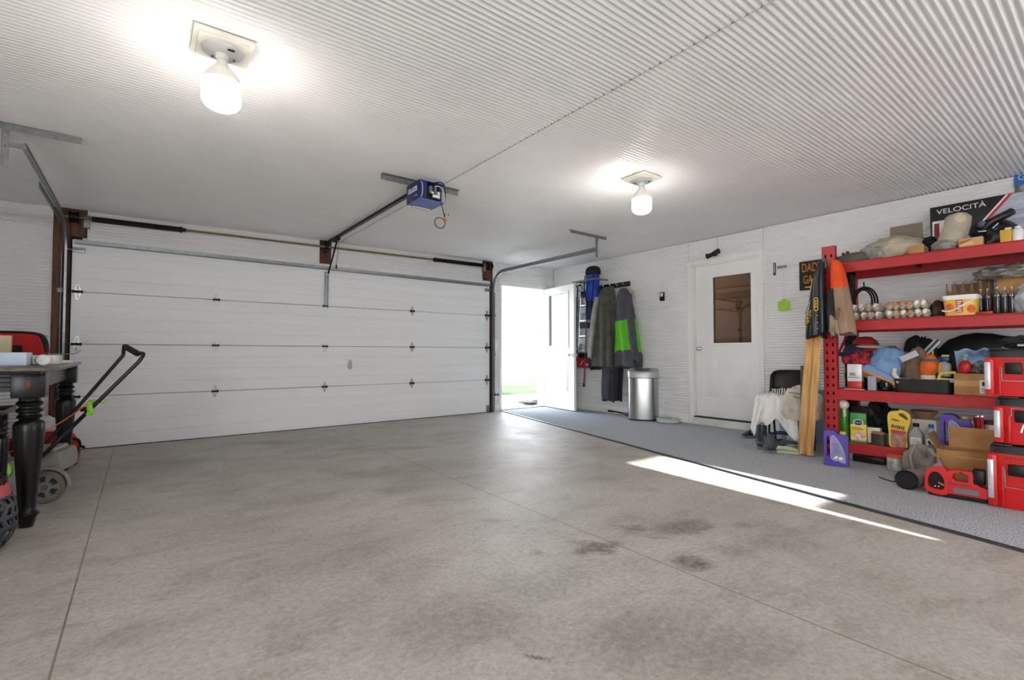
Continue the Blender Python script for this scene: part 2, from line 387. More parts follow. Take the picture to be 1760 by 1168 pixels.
m_ = MB(); m_.box((2.06, YB-.004, GH+.02), (5.1, .02, .05)); struct('trim_8', m_, TRIM_WHITE)
m_ = MB(); m_.box((XR-.005, YB-.005, 1.27), (.025, .025, 2.54)); struct('trim_9', m_, mat('corner_trim', '#c9c9c8', .45))
# baseboards
m_ = MB(); m_.box((XR-.004, (D3B+YB)/2, .06), (.018, YB-D3B, .13), bev=.003); m_.box((XR-.004, (D3A+RY1)/2, .06), (.018, D3A-RY1, .13), bev=.003); struct('baseboard_right', m_, TRIM_WHITE)
m_ = MB(); m_.box((4.725, YB-.01, .06), (.12, .03, .12), bev=.003); m_.box((5.95, YB-.01, .06), (.2, .03, .12), bev=.003); struct('baseboard_back', m_, TRIM_WHITE)
# ------------------------------------------------------------------ sectional garage door
gd = sempty('door_1', ((GX0+GX1)/2, YB-.03, 0))
GDOOR = mat('garage_door_white', '#f5f6f8', .5, 0, .02, 5, .10, 45, stretch=(.12, 1, 1.6))
GW = GX1-GX0; sh = GH/4
for i in range(4):
    m_ = MB(); z0 = i*sh+.0025; H = sh-.005; prof = [(0, 0), (.006, -.004)]
    for k in range(1, 4):
        zc = H*k/4; prof += [(zc-.006, -.004), (zc-.002, .0), (zc+.002, .0), (zc+.006, -.004)]
    prof += [(H-.006, -.004), (H, 0)]
    m_.loft([[V((-GW/2, y, z0+z)), V((GW/2, y, z0+z))] for z, y in prof], cap=False, closed=False)
    m_.loft([[V((s*GW/2, y, z0+z)), V((s*GW/2, .045, z0+z))] for s in (1,) for z, y in prof], cap=False, closed=False)
    m_.box((0, .03, z0+H/2), (GW, .03, H))
    pn = m_.build('panel', GDOOR, gd, angle=25)
    for s in (-1, 1):
        m_ = MB(); m_.box((s*(GW/2-.035), -.0055, z0+H/2), (.07, .004, H-.004)); m_.build('end_stile', GDOOR, pn)
m_ = MB(); m_.box((0, .055, GH/2+.02), (GW+.1, .012, GH+.08)); m_.build('leak_block_sheet', SHELL, gd)  # unseen sheet added to stop daylight leaking through the door joints
m_ = MB(); m_.box((0, -.005, -.0), (GW+.01, .03, .012)); m_.build('bottom_seal', BLACK_MATT, gd)
def hinge_outline():
    return smooth_outline([(0, .075), (.012, .066), (.02, .03), (.032, .012), (.032, -.012), (.02, -.03), (.012, -.066), (0, -.075), (-.012, -.066), (-.02, -.03), (-.032, -.012), (-.032, .012), (-.02, .03), (-.012, .066)], 2)
HZ = [sh, 2*sh, 3*sh]
BRIGHT = mat('bright_zinc', '#b7bbbd', .3, .9, .1, 40)
first = None
for px in (-.515+.0, .69, 1.926, 3.176, 4.52):
    for z in HZ:
        edge = px < 0 or px > 4.2
        if first is None or (edge and not first.get('e')):
            pass
        m_ = MB(); s = 1.1 if edge else .95
        m_.plate([(x*s, zz*s) for x, zz in hinge_outline()], .004, M.Translation((0, -.013, 0)), holes=[circ(.0045*s, 8, 0, .055*s), circ(.0045*s, 8, 0, -.055*s)])
        for q in (-1, 1): m_.box((0, -.017, q*.028*s), (.012*s, .012, .05*s), bev=.004)
        h = m_.build('hinge', BRIGHT, gd, loc=(px-(GX0+GX1)/2, 0, z))
        m_ = MB(); m_.cyl((-.036*s, -.02, 0), (.036*s, -.02, 0), .011*s, n=12)
        for q in (-1, 1): m_.box((q*.03*s, -.018, 0), (.008, .03, .034), bev=.004)
        m_.build('knuckle', DARK_STEEL, h)
        if edge:
            q = -1 if px < 0 else 1
            m_ = MB(); m_.cyl((0, -.03, .0), (q*.06, -.03, 0), .006, n=8); m_.cyl((q*.05, -.03, 0), (q*.066, -.03, 0), .021, n=14); m_.build('roller', BLACK_PLASTIC, h)
# top strut, top brackets, corner brackets, centre operator bracket, door smudge
m_ = MB(); m_.box((0, -.03, GH-.012), (GW-.03, .055, .006)); m_.box((0, -.058, GH-.028), (GW-.03, .004, .035)); m_.box((0, -.008, GH-.03), (GW-.03, .004, .04)); m_.build('top_strut', GALV, gd)
for s in (-1, 1):
    m_ = MB(); m_.box((s*(GW/2-.05), -.015, GH-.11), (.1, .02, .05), bev=.004); m_.cyl((s*(GW/2-.05), -.03, GH-.11), (s*(GW/2+.04), -.03, GH-.11), .006, n=8); m_.build('top_bracket', GALV, gd)
    m_ = MB(); m_.box((s*(GW/2-.035), -.015, .06), (.06, .014, .11), bev=.004); m_.build('bottom_bracket', GALV_DULL, gd)
c0 = 1.935-(GX0+GX1)/2
m_ = MB()
for q in (-1, 1): m_.box((c0+q*.016, -.022, 1.82), (.012, .022, .46), bev=.002)
m_.box((c0, -.03, 2.02), (.05, .03, .05)); m_.build('operator_bracket', GALV, gd)
m_ = MB(); m_.plate(smooth_outline([(-.02, .06), (.015, .07), (.03, .01), (.02, -.06), (-.025, -.05), (-.035, 0)], 3), .0012, M.Translation((P(600, 627, 1, YB).x-(GX0+GX1)/2, -.0062, P(600, 627, 1, YB).z))); m_.build('smudge', mat('grey_smudge', '#bdbcb6', .6), gd)
m_ = MB(); m_.box((-GW/2+.03, -.02, .055), (.06, .03, .11), bev=.004); m_.build('weather_block', mat('grey_rubber', '#5a5a58', .8), gd)
# ------------------------------------------------------------------ side door, open
fr = sempty('door_2', (5.815, YB, 0))          # origin at the hinge side of the opening, right jamb
OX0, OX1, OT = 4.845, 5.79, 2.125
m_ = MB(); o = 5.815
for x0, x1, z0, z1 in ((4.79, 4.845, 0, OT), (OX1, 5.85, 0, OT), (4.79, 5.85, OT, 2.2)): m_.box(((x0+x1)/2-o, -.008, (z0+z1)/2), (x1-x0, .03, z1-z0), bev=.003)
m_.build('casing', TRIM_WHITE, fr)
m_ = MB()
for x in (OX0-.012, OX1+.012): m_.box((x-o, .0755, OT/2-.002), (.026, .17, OT-.004))
m_.box(((OX0+OX1)/2-o, .075, OT+.012), (OX1-OX0+.05, .17, .026)); m_.build('jamb', TRIM_WHITE, fr)
m_ = MB(); m_.box(((OX0+OX1)/2-o, .07, .012), (OX1-OX0, .18, .024), bev=.004); m_.build('sill', GALV, fr)
def door_slab(parent, W, H, lite, zb, panels, knob_x, pane, knob_both=True):
    """slab in local XZ from x=0 (hinge) to W, front face at y=0 facing -Y, thickness .044"""
    t = .044; lx0, lx1, lz0, lz1 = lite; hole = [(lx0, lz0), (lx1, lz0), (lx1, lz1), (lx0, lz1)]
    m_ = MB(); m_.plate([(0, zb), (W, zb), (W, zb+H), (0, zb+H)], t, None, [hole]); sl = m_.build('slab', DOOR_WHITE, parent, smooth=False)
    m_ = MB(); f = .028
    for yy in (-.006, t+.006):
        m_.plate([(lx0-f, lz0-f), (lx1+f, lz0-f), (lx1+f, lz1+f), (lx0-f, lz1+f)], .014, M.Translation((0, yy-.007, 0)), [[(lx0+.008, lz0+.008), (lx1-.008, lz0+.008), (lx1-.008, lz1-.008), (lx0+.008, lz1-.008)]])
    m_.build('lite_frame', DOOR_WHITE, sl, bev=.004)
    m_ = MB(); m_.box(((lx0+lx1)/2, t/2, (lz0+lz1)/2), (lx1-lx0, .006, lz1-lz0)); m_.build('pane', pane, sl)
    for a, b_, c, d in panels:
        m_ = MB()
        for yy, s in ((0, -1), (t, 1)):
            g = .022; m_.plate([(a, c), (b_, c), (b_, d), (a, d)], .007, M.Translation((0, yy-.0035 if s < 0 else yy-.0035, 0)), [[(a+g, c+g), (b_-g, c+g), (b_-g, d-g), (a+g, d-g)]])
            m_.box(((a+b_)/2, yy, (c+d)/2), (b_-a-.07, .008, d-c-.07), bev=.003)
        m_.build('panel_molding', DOOR_WHITE, sl, bev=.002)
    kz = zb+.92; k = MB()
    for s, y0 in ((-1, 0), (1, t)):
        k.cyl((knob_x, y0, kz), (knob_x, y0+s*.012, kz), .033, n=24); k.cyl((knob_x, y0, kz), (knob_x, y0+s*.04, kz), .012, n=14); k.ell((knob_x, y0+s*.055, kz), (.028, .022, .028), 18, 12)
    kb = k.build('knob', CHROME, parent); tag(kb, 'round chrome knob')
    return sl
leaf = bpy.data.objects.new('leaf', None); COL.objects.link(leaf); leaf.parent = fr; leaf.location = (-.02, -.035, 0); leaf.rotation_euler = (0, 0, math.radians(-99)); 
# local +X of the leaf points into the room, its -Y face looks at the camera side
PANE_OPEN = glass_mat('door_glass', '#e9eef0', .32)
door_slab(leaf, .90, 2.10, (.15, .73, 1.09, 2.0), .025, [(.13, .39, .30, .86), (.51, .77, .30, .86)], .835, PANE_OPEN)
m_ = MB()
for z in (.25, 1.1, 1.95): m_.cyl((-.005, .0, z-.05), (-.005, .0, z+.05), .009, n=10)
m_.build('hinge_pin', CHROME, leaf)
# ------------------------------------------------------------------ inner door, right wall, closed
d3 = sempty('door_3', (XR, (D3A+D3B)/2, 0), -PI/2)       # local X runs towards the camera along the wall, local -Y into the room
hw = (D3B-D3A)/2
m_ = MB(); cw = .06
for a, b_, c, d in ((-hw, -hw+cw, 0, D3T-cw), (hw-cw, hw, 0, D3T-cw), (-hw, hw, D3T-cw, D3T)): m_.box(((a+b_)/2, -.012, (c+d)/2), (b_-a, .04, d-c), bev=.004)
m_.build('casing', TRIM_WHITE, d3)
m_ = MB(); iw = hw-cw+.005
for q in (-1, 1): m_.box((q*iw, .06, D3T/2-.03), (.03, .14, D3T-.10))
m_.box((0, .06, D3T-cw-.005), (2*iw-.03, .139, .03)); m_.build('jamb', TRIM_WHITE, d3)
m_ = MB(); m_.box((0, .03, .05), (2*iw, .16, .1), bev=.004); m_.build('sill', mat('white_sill', '#dcdad5', .5), d3)
m_ = MB(); m_.box((0, .03, .105), (2*iw-.03, .1, .012)); m_.build('threshold_strip', BLACK_MATT, d3)
leaf3 = bpy.data.objects.new('leaf', None); COL.objects.link(leaf3); leaf3.parent = d3; leaf3.location = (-iw+.02, .055, 0)
sw = 2*iw-.04; xc = lambda y: (D3A+D3B)/2-y+iw-.02
PANE_IN = glass_mat('inner_door_glass', '#c9b8a6', .12)
door_slab(leaf3, sw, 2.05, (xc(3.475), xc(2.95), 1.10, 2.0), .115, [(.1, .35, .35, .92), (.5, .75, .35, .92)], .055, PANE_IN)
# the plywood-lined room seen through its pane
PLY = mat('plywood_lining', '#7a6a5c', .7, 0, .2, 3, col2='#96836f', stretch=(1, .4, 6))
m_ = MB(); q_ = (D3A+D3B)/2; m_.box((XR+1.1, q_, 1.3), (.03, 4.0, 2.6)); m_.box((XR+.64, q_-2.0, 1.3), (.95, .03, 2.6)); m_.box((XR+.64, q_+2.0, 1.3), (.95, .03, 2.6)); m_.box((XR+.64, q_, 2.62), (.95, 4.0, .03)); m_.box((XR+.64, q_, .0), (.95, 4.0, .03)); struct('wall_inner_room', m_, PLY, smooth=False)
ld_ = bpy.data.lights.new('inner_room_fill', 'POINT'); ld_.energy = 20; ld_.shadow_soft_size = .08; ld_.color = (1, .95, .9); lo_ = bpy.data.objects.new('inner_room_fill', ld_); COL.objects.link(lo_); lo_.location = (XR+.32, (D3A+D3B)/2+1.2, 1.9)  # unseen point light added to brighten the plywood room
m_ = MB()
for z, h in ((1.06, .30), (1.66, .012), (1.86, .10)): m_.box((XR+1.08, (D3A+D3B)/2, z), (.02, 3.9, h))
struct('trim_10', m_, mat('plywood_batten', '#6b5a4b', .7, 0, .15, 4), bev=.004)
# ------------------------------------------------------------------ outside
m_ = MB(); m_.box((5, 8.0, -.06), (7, 2.75, .04)); struct('path', m_, mat('bright_concrete_path', '#cfcac0', .9, 0, .08, 8))
m_ = MB(); m_.box((9, 45, -.11), (140, 76, .04)); struct('ground', m_, mat('pale_gravel_yard', '#b5b1a7', .95, 0, .06, 3))
def lawn():
    m_ = MB(); N = 30
    vs = [V((x, y, -.075+.05*noise.noise(V((x*.8, y*.8, 0))))) for y in [9.6+i*.16 for i in range(N)] for x in [2+j*.45 for j in range(N)]]
    m_.faces(vs, [(i*N+j, i*N+j+1, (i+1)*N+j+1, (i+1)*N+j) for i in range(N-1) for j in range(N-1)])
    return m_
lw = lawn().build('lawn', mat('pale_grass', '#34461f', .9, 0, .25, 6, .8, 60)); lw['kind'] = 'structure'
m_ = MB(); random.seed(3)
for i in range(2600):
    x, y = random.uniform(5.5, 9.5), random.uniform(9.6, 13.5); h = random.uniform(.03, .07); a = random.uniform(0, PI)
    m_.faces([(x-.006*math.cos(a), y-.006*math.sin(a), -.09), (x+.006*math.cos(a), y+.006*math.sin(a), -.09), (x+random.uniform(-.02, .02), y+random.uniform(-.02, .02), -.08+h)], [(0, 1, 2)])
g_ = m_.build('grass', mat('grass_blades', '#3a5220', .8, 0, .2, 3), smooth=False); g_['kind'] = 'stuff'; g_['label'] = 'pale green grass strip beyond the path outside'; g_['category'] = 'grass'
m_ = MB(); m_.box((6.9, 7.35, -.03), (1.6, .7, .05)); crumple(m_, (1.7, .8, .08), 4, .15, 6, 4, m=M.Translation((6.9, 7.35, -.02)))
tag(m_.build('gravel_bed', mat('grey_gravel', '#6d6760', .95, 0, .5, 40, .9, 40)), 'grey gravel bed beside the path just outside the open door', 'gravel', kind='stuff')
# ------------------------------------------------------------------ carpet along the right wall
def carpet_edge(y): return 3.437+(4.83-3.437)*(y-.356)/(6.55-.356)
cp = thing('carpet', 'grey flecked carpet strip laid along the door side of the concrete floor', 'carpet', (0, 0, 0))
m_ = MB(); ys = [YR+.02, YB-.03]
m_.faces([(carpet_edge(ys[0]), ys[0], .009), (XR-.02, ys[0], .009), (XR-.02, ys[1], .009), (carpet_edge(ys[1]), ys[1], .009)] + [(carpet_edge(ys[0]), ys[0], 0), (XR-.02, ys[0], 0), (XR-.02, ys[1], 0), (carpet_edge(ys[1]), ys[1], 0)], [(0, 1, 2, 3), (4, 5, 6, 7), (0, 3, 7, 4), (0, 1, 5, 4), (1, 2, 6, 5), (2, 3, 7, 6)])
m_.build('pile', CARPET, cp, smooth=False)
m_ = MB(); k = 40; R_ = []
for i in range(k+1):
    y = ys[0]+(ys[1]-ys[0])*i/k; x = carpet_edge(y)+.004*math.sin(i*1.7)
    R_.append([V((x-.022, y, .001)), V((x-.016, y, .011)), V((x+.004, y, .013)), V((x+.010, y, .009))])
m_.loft(R_, cap=False, closed=False); tag(m_.build('edge_binding', mat('dark_edge_binding', '#33353a', .35, 0, .2, 20), cp), 'dark grey edge strip')
# ------------------------------------------------------------------ ceiling lamps
def lamp(x, y, label, n=0):
    t = thing('ceiling_lamp', label, 'lamp', (x, y, ceil_z(x)-.006), 0, 'bulb lamps on the ceiling')
    m_ = MB(); m_.box((0, 0, -.008), (.245, .245, .016), bev=.004); m_.box((0, 0, -.02), (.205, .205, .014), bev=.004); m_.build('base_plate', CREAM, t)
    m_ = MB(); m_.lathe([(.086, -.027), (.086, -.034), (.08, -.038), (.05, -.042), (.03, -.05), (.026, -.075), (.022, -.078)], 32); so = m_.build('socket', mat('porcelain', '#d5d5d3', .25), t)
    for a in (.5, 2.2):
        m_ = MB(); m_.cyl((.06*math.cos(a), .06*math.sin(a), -.036), (.06*math.cos(a), .06*math.sin(a), -.043), .006, n=8); m_.build('screw', DARK_STEEL, so)
    m_ = MB(); m_.box((.03, -.055, -.041), (.028, .01, .006)); m_.build('terminal', DARK_STEEL, so)
    m_ = MB(); m_.lathe([(.019, -.06), (.022, -.085), (.03, -.105), (.052, -.127), (.068, -.148), (.078, -.17), (.081, -.185)], 32); bl = m_.build('bulb_collar', mat('bulb_white_plastic', '#e8e4da', .4), t)
    m_ = MB(); m_.lathe([(.0805, -.185), (.083, -.188), (.0835, -.26), (.081, -.277), (.07, -.296), (.045, -.31), (.012, -.317)], 32)
    m_.build('glowing_bulb', mat('bulb_glow', '#ffffff', .5, emit=('#fffaf2', BULB_STRENGTH)), t)
    return t
L1 = lamp(.285, 2.64, 'white bulb lamp on the ceiling in front of the wide garage door, larger in view')
dup(L1, (3.40, 2.575, ceil_z(3.40)-.006), label='white bulb lamp on the ceiling between the door opener and the red shelving')
dup(L1, (.283, -.9, ceil_z(.283)-.006), label='added fill bulb lamp on the ceiling over the table end, unseen behind the viewpoint')  # unseen lamp added to fill the room from behind
dup(L1, (3.42, -.9, ceil_z(3.42)-.006), label='added fill bulb lamp on the ceiling over the rear of the carpet, unseen behind the viewpoint')  # second unseen lamp, also added for fill light
# ------------------------------------------------------------------ garage door opener
BLUE = mat('navy_plastic', '#1d2b63', .4, 0, .05); BLUE_LT = mat('blue_cover', '#5f7cbd', .45, 0, .05)
op = thing('garage_door_opener', 'navy blue garage door opener hanging from the ceiling on a steel angle', 'door opener', (1.935, 3.73, 2.26))
m_ = MB(); m_.box((-.121, 0, .08), (.006, .24, .16), bev=.002); m_.box((0, .118, .08), (.24, .006, .16)); m_.box((0, 0, .157), (.24, .24, .006)); m_.box((-.085, -.095, .08), (.07, .04, .15)); m_.box((.1, .02, .09), (.03, .18, .13)); m_.build('housing', BLUE, op)
m_ = MB(); m_.plate([(-.124, -.115), (.105, -.115), (.121, -.09), (.121, .118), (-.124, .118)], .006, M.Translation((0, 0, 0)) @ M.Rotation(PI/2, 4, 'X') @ M.Identity(4)); m_.build('bottom_cover', BLUE_LT, op)
m_ = MB(); m_.plate([(-.08, -.002), (-.05, .03), (-.02, .03)], .002, M.Translation((0, -.12, 0))); m_.box((.03, .02, .078), (.19, .14, .14)); m_.build('chassis', mat('black_chassis', '#17191d', .5, 0, .3, 40), op)
m_ = MB(); m_.tube(spline([(-.108, -.118, .145), (-.098, -.124, .12), (-.098, -.124, .05), (-.108, -.118, .012)]), .006, 8); m_.build('clear_rib', mat('clear_grey_plastic', '#9ba0a8', .2), op)
m_ = MB(); m_.box((-.012, -.1, .1), (.026, .03, .06), bev=.004); m_.box((.035, -.1, .1), (.022, .03, .07), bev=.004); m_.build('circuit_module', mat('grey_module', '#6d7176', .4, .3), op)
m_ = MB(); m_.box((0, -.118, .072), (.022, .006, .016)); m_.box((.025, -.121, .045), (.05, .006, .026), bev=.003); m_.box((.06, -.112, .06), (.02, .02, .055)); m_.build('label_plate', mat('white_label', '#d9dadc', .5), op)
m_ = MB(); m_.box((0, .125, .06), (.22, .012, .15), bev=.004); m_.box((.0, .105, -.008), (.17, .03, .01), bev=.004); m_.build('lamp_lens', mat('ivory_lens', '#d6d0bd', .4), op)
m_ = MB(); m_.box((-.1245, .0, .1), (.001, .16, .04)); lb = m_.build('logo_panel', mat('logo_white', '#dfe3ee', .5), op)
m_ = MB(); m_.box((-.1255, .01, .105), (.0008, .11, .006)); m_.box((-.1255, .02, .116), (.0008, .05, .005)); m_.box((-.1255, .0, .092), (.0008, .13, .004)); m_.build('label_print', BLUE, lb)
m_ = MB(); m_.box((-.1248, -.06, .04), (.0008, .05, .006)); m_.build('small_print', mat('logo_white', ''), op)
# rail and trolley
m_ = MB(); ry0, ry1 = .1, YB-.03-3.73; rz = .172
m_.box((0, (ry0+ry1)/2, rz+.012), (.034, ry1-ry0, .006)); m_.box((0, (ry0+ry1)/2, rz-.012), (.034, ry1-ry0, .004)); m_.box((0, (ry0+ry1)/2, rz), (.006, ry1-ry0, .03)); m_.build('rail', mat('dark_rail', '#3a3b3d', .35, .7, .2, 8), op)
m_ = MB(); m_.tube([(0.02, ry0, rz), (.02, ry1-.05, rz)], .0035, 6); m_.tube([(-.02, ry0, rz), (-.02, ry1-.05, rz)], .0035, 6); m_.build('chain', DARK_STEEL, op)
m_ = MB(); m_.box((0, ry1-.42, rz-.025), (.05, .14, .03), bev=.004); m_.cyl((-.02, ry1-.36, rz-.04), (.02, ry1-.36, rz-.04), .012); m_.build('trolley', BLACK_PLASTIC, op)
m_ = MB(); m_.tube([(0.012, ry1-.40, rz-.03), (.012, ry1-.20, rz-.25), (.012, ry1-.03, rz-.42)], .011, 6, flat=(1, .4)); m_.build('arm', mat('black_steel_arm', '#1c1c1e', .4, .6), op)
m_ = MB(); m_.box((0, ry1-.0, rz-.0), (.05, .04, .05), bev=.003); m_.build('header_bracket', DARK_STEEL, op)
m_ = MB(); m_.tube(spline([(0.03, ry1-.4, rz-.03), (.035, ry1-.35, rz-.18), (.03, ry1-.32, rz-.33)]), .003, 6); m_.cyl((.03, ry1-.32, rz-.38), (.03, ry1-.32, rz-.33), .011, n=10); tag(m_.build('release_cord', mat('black_cord', '#141414', .6), op))
for x in (-.09, .09):
    m_ = MB(); m_.box((x, .05, .183), (.03, .004, .045)); m_.box((x, .05, .162), (.03, .03, .004)); m_.build('hanger', GALV, op)
m_ = MB(); m_.box((-.01, .06, .180), (.74, .004, .044)); m_.box((-.01, .042, .202), (.74, .036, .004)); m_.build('ceiling_angle', GALV_DULL, op, rot=(0, math.radians(-.75), 0))
cb = mat('black_cable', '#0f0f10', .5)
m_ = MB(); m_.tube(spline([(.03, -.1, .165), (.075, -.14, .165), (.1, -.15, .12), (.105, -.15, 0), (.1, -.15, -.1), (.1, -.15, -.13)]), .0055, 8); m_.tube(spline([(.085, -.11, .01), (.085, -.14, -.05), (.098, -.15, -.12)]), .0035, 6)
m_.tube([V((.055+.05*math.cos(a), -.15, -.185+.045*math.sin(a))) for a in [.6+i*.28 for i in range(23)]], .004, 6); m_.build('cable', cb, op)
m_ = MB(); m_.ell((.107, -.15, -.15), (.015, .012, .015), 10, 8); tag(m_.build('wire_nut', mat('orange_plastic', '#c6712c', .4), op), 'orange wire nut on the cable')
m_ = MB(); m_.tube(spline([(.02, -.12, .13), (.06, -.15, .12), (.092, -.16, .05), (.095, -.16, -.1)]), .003, 6); m_.tube(spline([(.11, -.14, .05), (.13, -.13, 0), (.12, -.13, -.05), (.15, -.12, -.085)]), .0015, 5); m_.build('white_wire', mat('white_wire', '#d8d6d0', .5), op)
m_ = MB(); m_.cyl((.15, -.12, -.085), (.158, -.12, -.092), .004, n=8); m_.build('connector', mat('dark_red', '#5b2328', .5), op)
# ------------------------------------------------------------------ door tracks
def track(name, label, side):
    """side -1: the far left track, +1: the right one"""
    x = GX0-.045 if side < 0 else GX1+.05
    t = thing(name, label, 'door track', (x, YB-.035, 0))
    zt, yend = (2.31, 4.25-YB+.02) if side > 0 else (2.295, 4.34-YB+.035)
    R = .3; pts = [V((0, -.03, .0)), V((0, -.03, zt-R))]
    pts += [V((0, -.03-R*(1-math.cos(a)), zt-R+R*math.sin(a))) for a in [PI/2*i/9 for i in range(1, 10)]]
    pts += [V((0, -.03-R-.3, zt)), V((0, yend, zt))]
    prof = [(-.004, -.028), (.006, -.028), (.012, -.02), (.012, .02), (.006, .028), (-.012, .028), (-.012, .024), (.004, .024), (.007, .018), (.007, -.018), (.004, -.024), (-.004, -.024)]
    rings = []
    for i, p in enumerate(pts):
        a = pts[max(0, i-1)]; b_ = pts[min(len(pts)-1, i+1)]; tg = (b_-a).normalized(); nn = V((0, -tg.z, tg.y))
        rings.append([p+V((side*u, 0, 0))+nn*v for u, v in prof])
    m_ = MB(); m_.loft(rings); m_.build('rail', GALV, t, angle=50)
    m_ = MB()
    for z in (.3, .95, 1.6): m_.box((side*.03, .0, z), (.05, .06, .04)); 
    m_.box((side*.028, -.02, zt/2-.15), (.006, .05, zt-.35)); m_.build('jamb_bracket', GALV_DULL, t)
    # reinforcing angle under the curve
    m_ = MB(); m_.box((side*.026, -.03-R-.22 if side > 0 else -.03-R-.5, zt-(-.0 if side > 0 else .035)), (.004, .45 if side > 0 else 1.25, .05)); m_.build('stiffener', GALV, t)
    # hanger: ceiling angle with a drop strap
    hx = -.16 if side > 0 else .0
    zc = ceil_z(x)
    m_ = MB()
    if side > 0:
        m_.box((-.12, yend+.01, zc-.012), (.66, .03, .004)); m_.box((-.12, yend-.005, zc-.03), (.66, .004, .036))
    else:
        m_.box((-.03, yend+.01, zc-.012), (.60, .03, .004)); m_.box((-.03, yend-.005, zc-.032), (.60, .004, .04))
    m_.build('ceiling_angle', GALV_DULL, t)
    m_ = MB(); zb = zt-.1 if side > 0 else zt-.15; xs = 0.015*side if side > 0 else -.09
    prof2 = [(-.018, zb), (.018, zb), (.018, zc-.02), (-.018, zc-.02)]
    hl = [circ(.005, 8, 0, zb+.03+.035*i) for i in range(int((zc-.05-zb-.03)/.035))]
    m_.plate(prof2, .004, M.Translation((xs, yend-.012, 0)), hl); m_.box((xs+.018*side, yend+.008, (zb+zc)/2), (.004, .036, zc-zb-.03))
    if side > 0: m_.tube([(xs, yend, zb+.08), (xs+.045, yend, zc-.02)], .01, 4, flat=(1, .2))
    else: m_.box((xs/2, yend-.004, zt), (.1, .006, .03)); m_.tube([(xs-.02, yend, zb+.1), (xs-.2, yend, zc-.03)], .01, 4, flat=(1, .2))
    m_.build('drop_strap', GALV_DULL, t)
    return t
track('door_track', 'galvanized door track beside the open side door, curving to a ceiling hanger', 1)
track('door_track', 'galvanized door track over the tool-laden table, curving to a ceiling hanger', -1)
# ------------------------------------------------------------------ torsion shaft
ts = thing('torsion_spring_shaft', 'long torsion shaft with dark coil springs above the garage door', 'torsion shaft', (2.0, YB-.07, 2.345))
z1 = .055; za = lambda x: (x+.6-0)*.0135 if True else 0
def sx_(x): return V((x-2.0, 0, .0135*(x+.46)))
m_ = MB(); m_.cyl(sx_(-.62), sx_(4.63), .013, n=12); m_.build('shaft', mat('old_brass_steel', '#8b7a58', .4, .8, .2, 20), ts)
def spring(x0, x1, name='coil_spring'):
    m_ = MB(); m_.cyl(sx_(x0), sx_(x1), .024, n=16); n_ = int((x1-x0)/.009); pts = []
    for i in range(n_*8):
        q = i/(n_*8); p = sx_(x0+(x1-x0)*q); a = 2*PI*i/8; pts.append(p+V((0, .027*math.cos(a), .027*math.sin(a))))
    m_.tube(pts, .0042, 4); m_.build('coil_spring', DARK_STEEL, ts)
spring(-.42, .33); spring(3.55, 4.42)
m_ = MB(); m_.cyl(sx_(.325), sx_(.345), .034, n=18); m_.cyl(sx_(.34), sx_(.38), .02, n=14); m_.build('winding_cone', DARK_STEEL, ts)
m_ = MB(); m_.cyl(sx_(3.53), sx_(3.55), .034, n=18); m_.cyl(sx_(3.5), sx_(3.54), .02, n=14); m_.build('winding_cone', DARK_STEEL, ts)
for x in (-.555, 4.55):
    m_ = MB(); m_.cyl(sx_(x-.035), sx_(x+.035), .048, n=20); m_.cyl(sx_(x-.038), sx_(x-.03), .062, n=20); m_.cyl(sx_(x+.03), sx_(x+.038), .062, n=20); m_.build('cable_drum', DARK_STEEL, ts)
m_ = MB(); p = sx_(1.925); m_.box(p+V((0, .03, -.025)), (.06, .05, .08), bev=.004); m_.cyl(p+V((-.02, 0, 0)), p+V((.02, 0, 0)), .03); m_.build('centre_bearing', DARK_STEEL, ts)
for x in (-.46, 4.46):
    m_ = MB(); m_.box(sx_(x)+V((0, .03, -.03)), (.05, .06, .13), bev=.004); m_.build('bearing_plate', GALV_DULL, ts)
for x in (-.575, 4.59):
    m_ = MB(); a = sx_(x)+V((0, .0, 0)); m_.tube([a, V((a.x, .02, -2.25))], .0022, 5); m_.build('lift_cable', DARK_STEEL, ts)
# ------------------------------------------------------------------ wall fittings, back wall
sp = thing('switch_plate', 'white wide switch box on the strip between garage door and open door', 'switch', (4.725, YB-.012, 1.105))
m_ = MB(); m_.box((-.02, 0, 0), (.14, .025, .19), bev=.006); m_.build('box', TRIM_WHITE, sp)
m_ = MB(); m_.box((-.02, -.016, 0), (.07, .008, .09), bev=.003); m_.build('cover', mat('cover_white', '#f4f3f0', .35), sp)
sl = thing('slide_lock', 'small black slide lock low on the track beside the open door', 'lock', (4.655, YB-.07, .285))
m_ = MB(); m_.box((-.0, 0, 0), (.03, .03, .03), bev=.004); m_.cyl((-.01, -.01, 0), (.06, -.02, 0), .009, n=10); m_.build('bolt', BLACK_PLASTIC, sl)
m_ = MB(); m_.tube([V((.065+.018*math.cos(a), -.02, .018*math.sin(a))) for a in [2*PI*i/14 for i in range(14)]], .005, 6, closed=True); m_.build('ring', BLACK_PLASTIC, sl)
# ------------------------------------------------------------------ right wall: ladder, coats, bin ...
W = XR-.006
def yw(px, x): return P(px, 600, 0, x).y           # where a column of the picture meets the plane x = const
def zw(px, py, x): return P(px, py, 0, x).z
ALU = mat('brushed_aluminium', '#c3c6c9', .3, .9, .08, 30, stretch=(1, 1, 12))
BLACK_CLOTH = mat('black_cloth', '#17171a', .9, 0, .25, 14, .3, 90)
def wthing(name, label, cat, px, z, x=None, group=None, off=0.):   # local X along the wall towards the camera, local Y into the wall
    x = W if x is None else x
    return thing(name, label, cat, (x, yw(px, x-off), z), -PI/2, group)
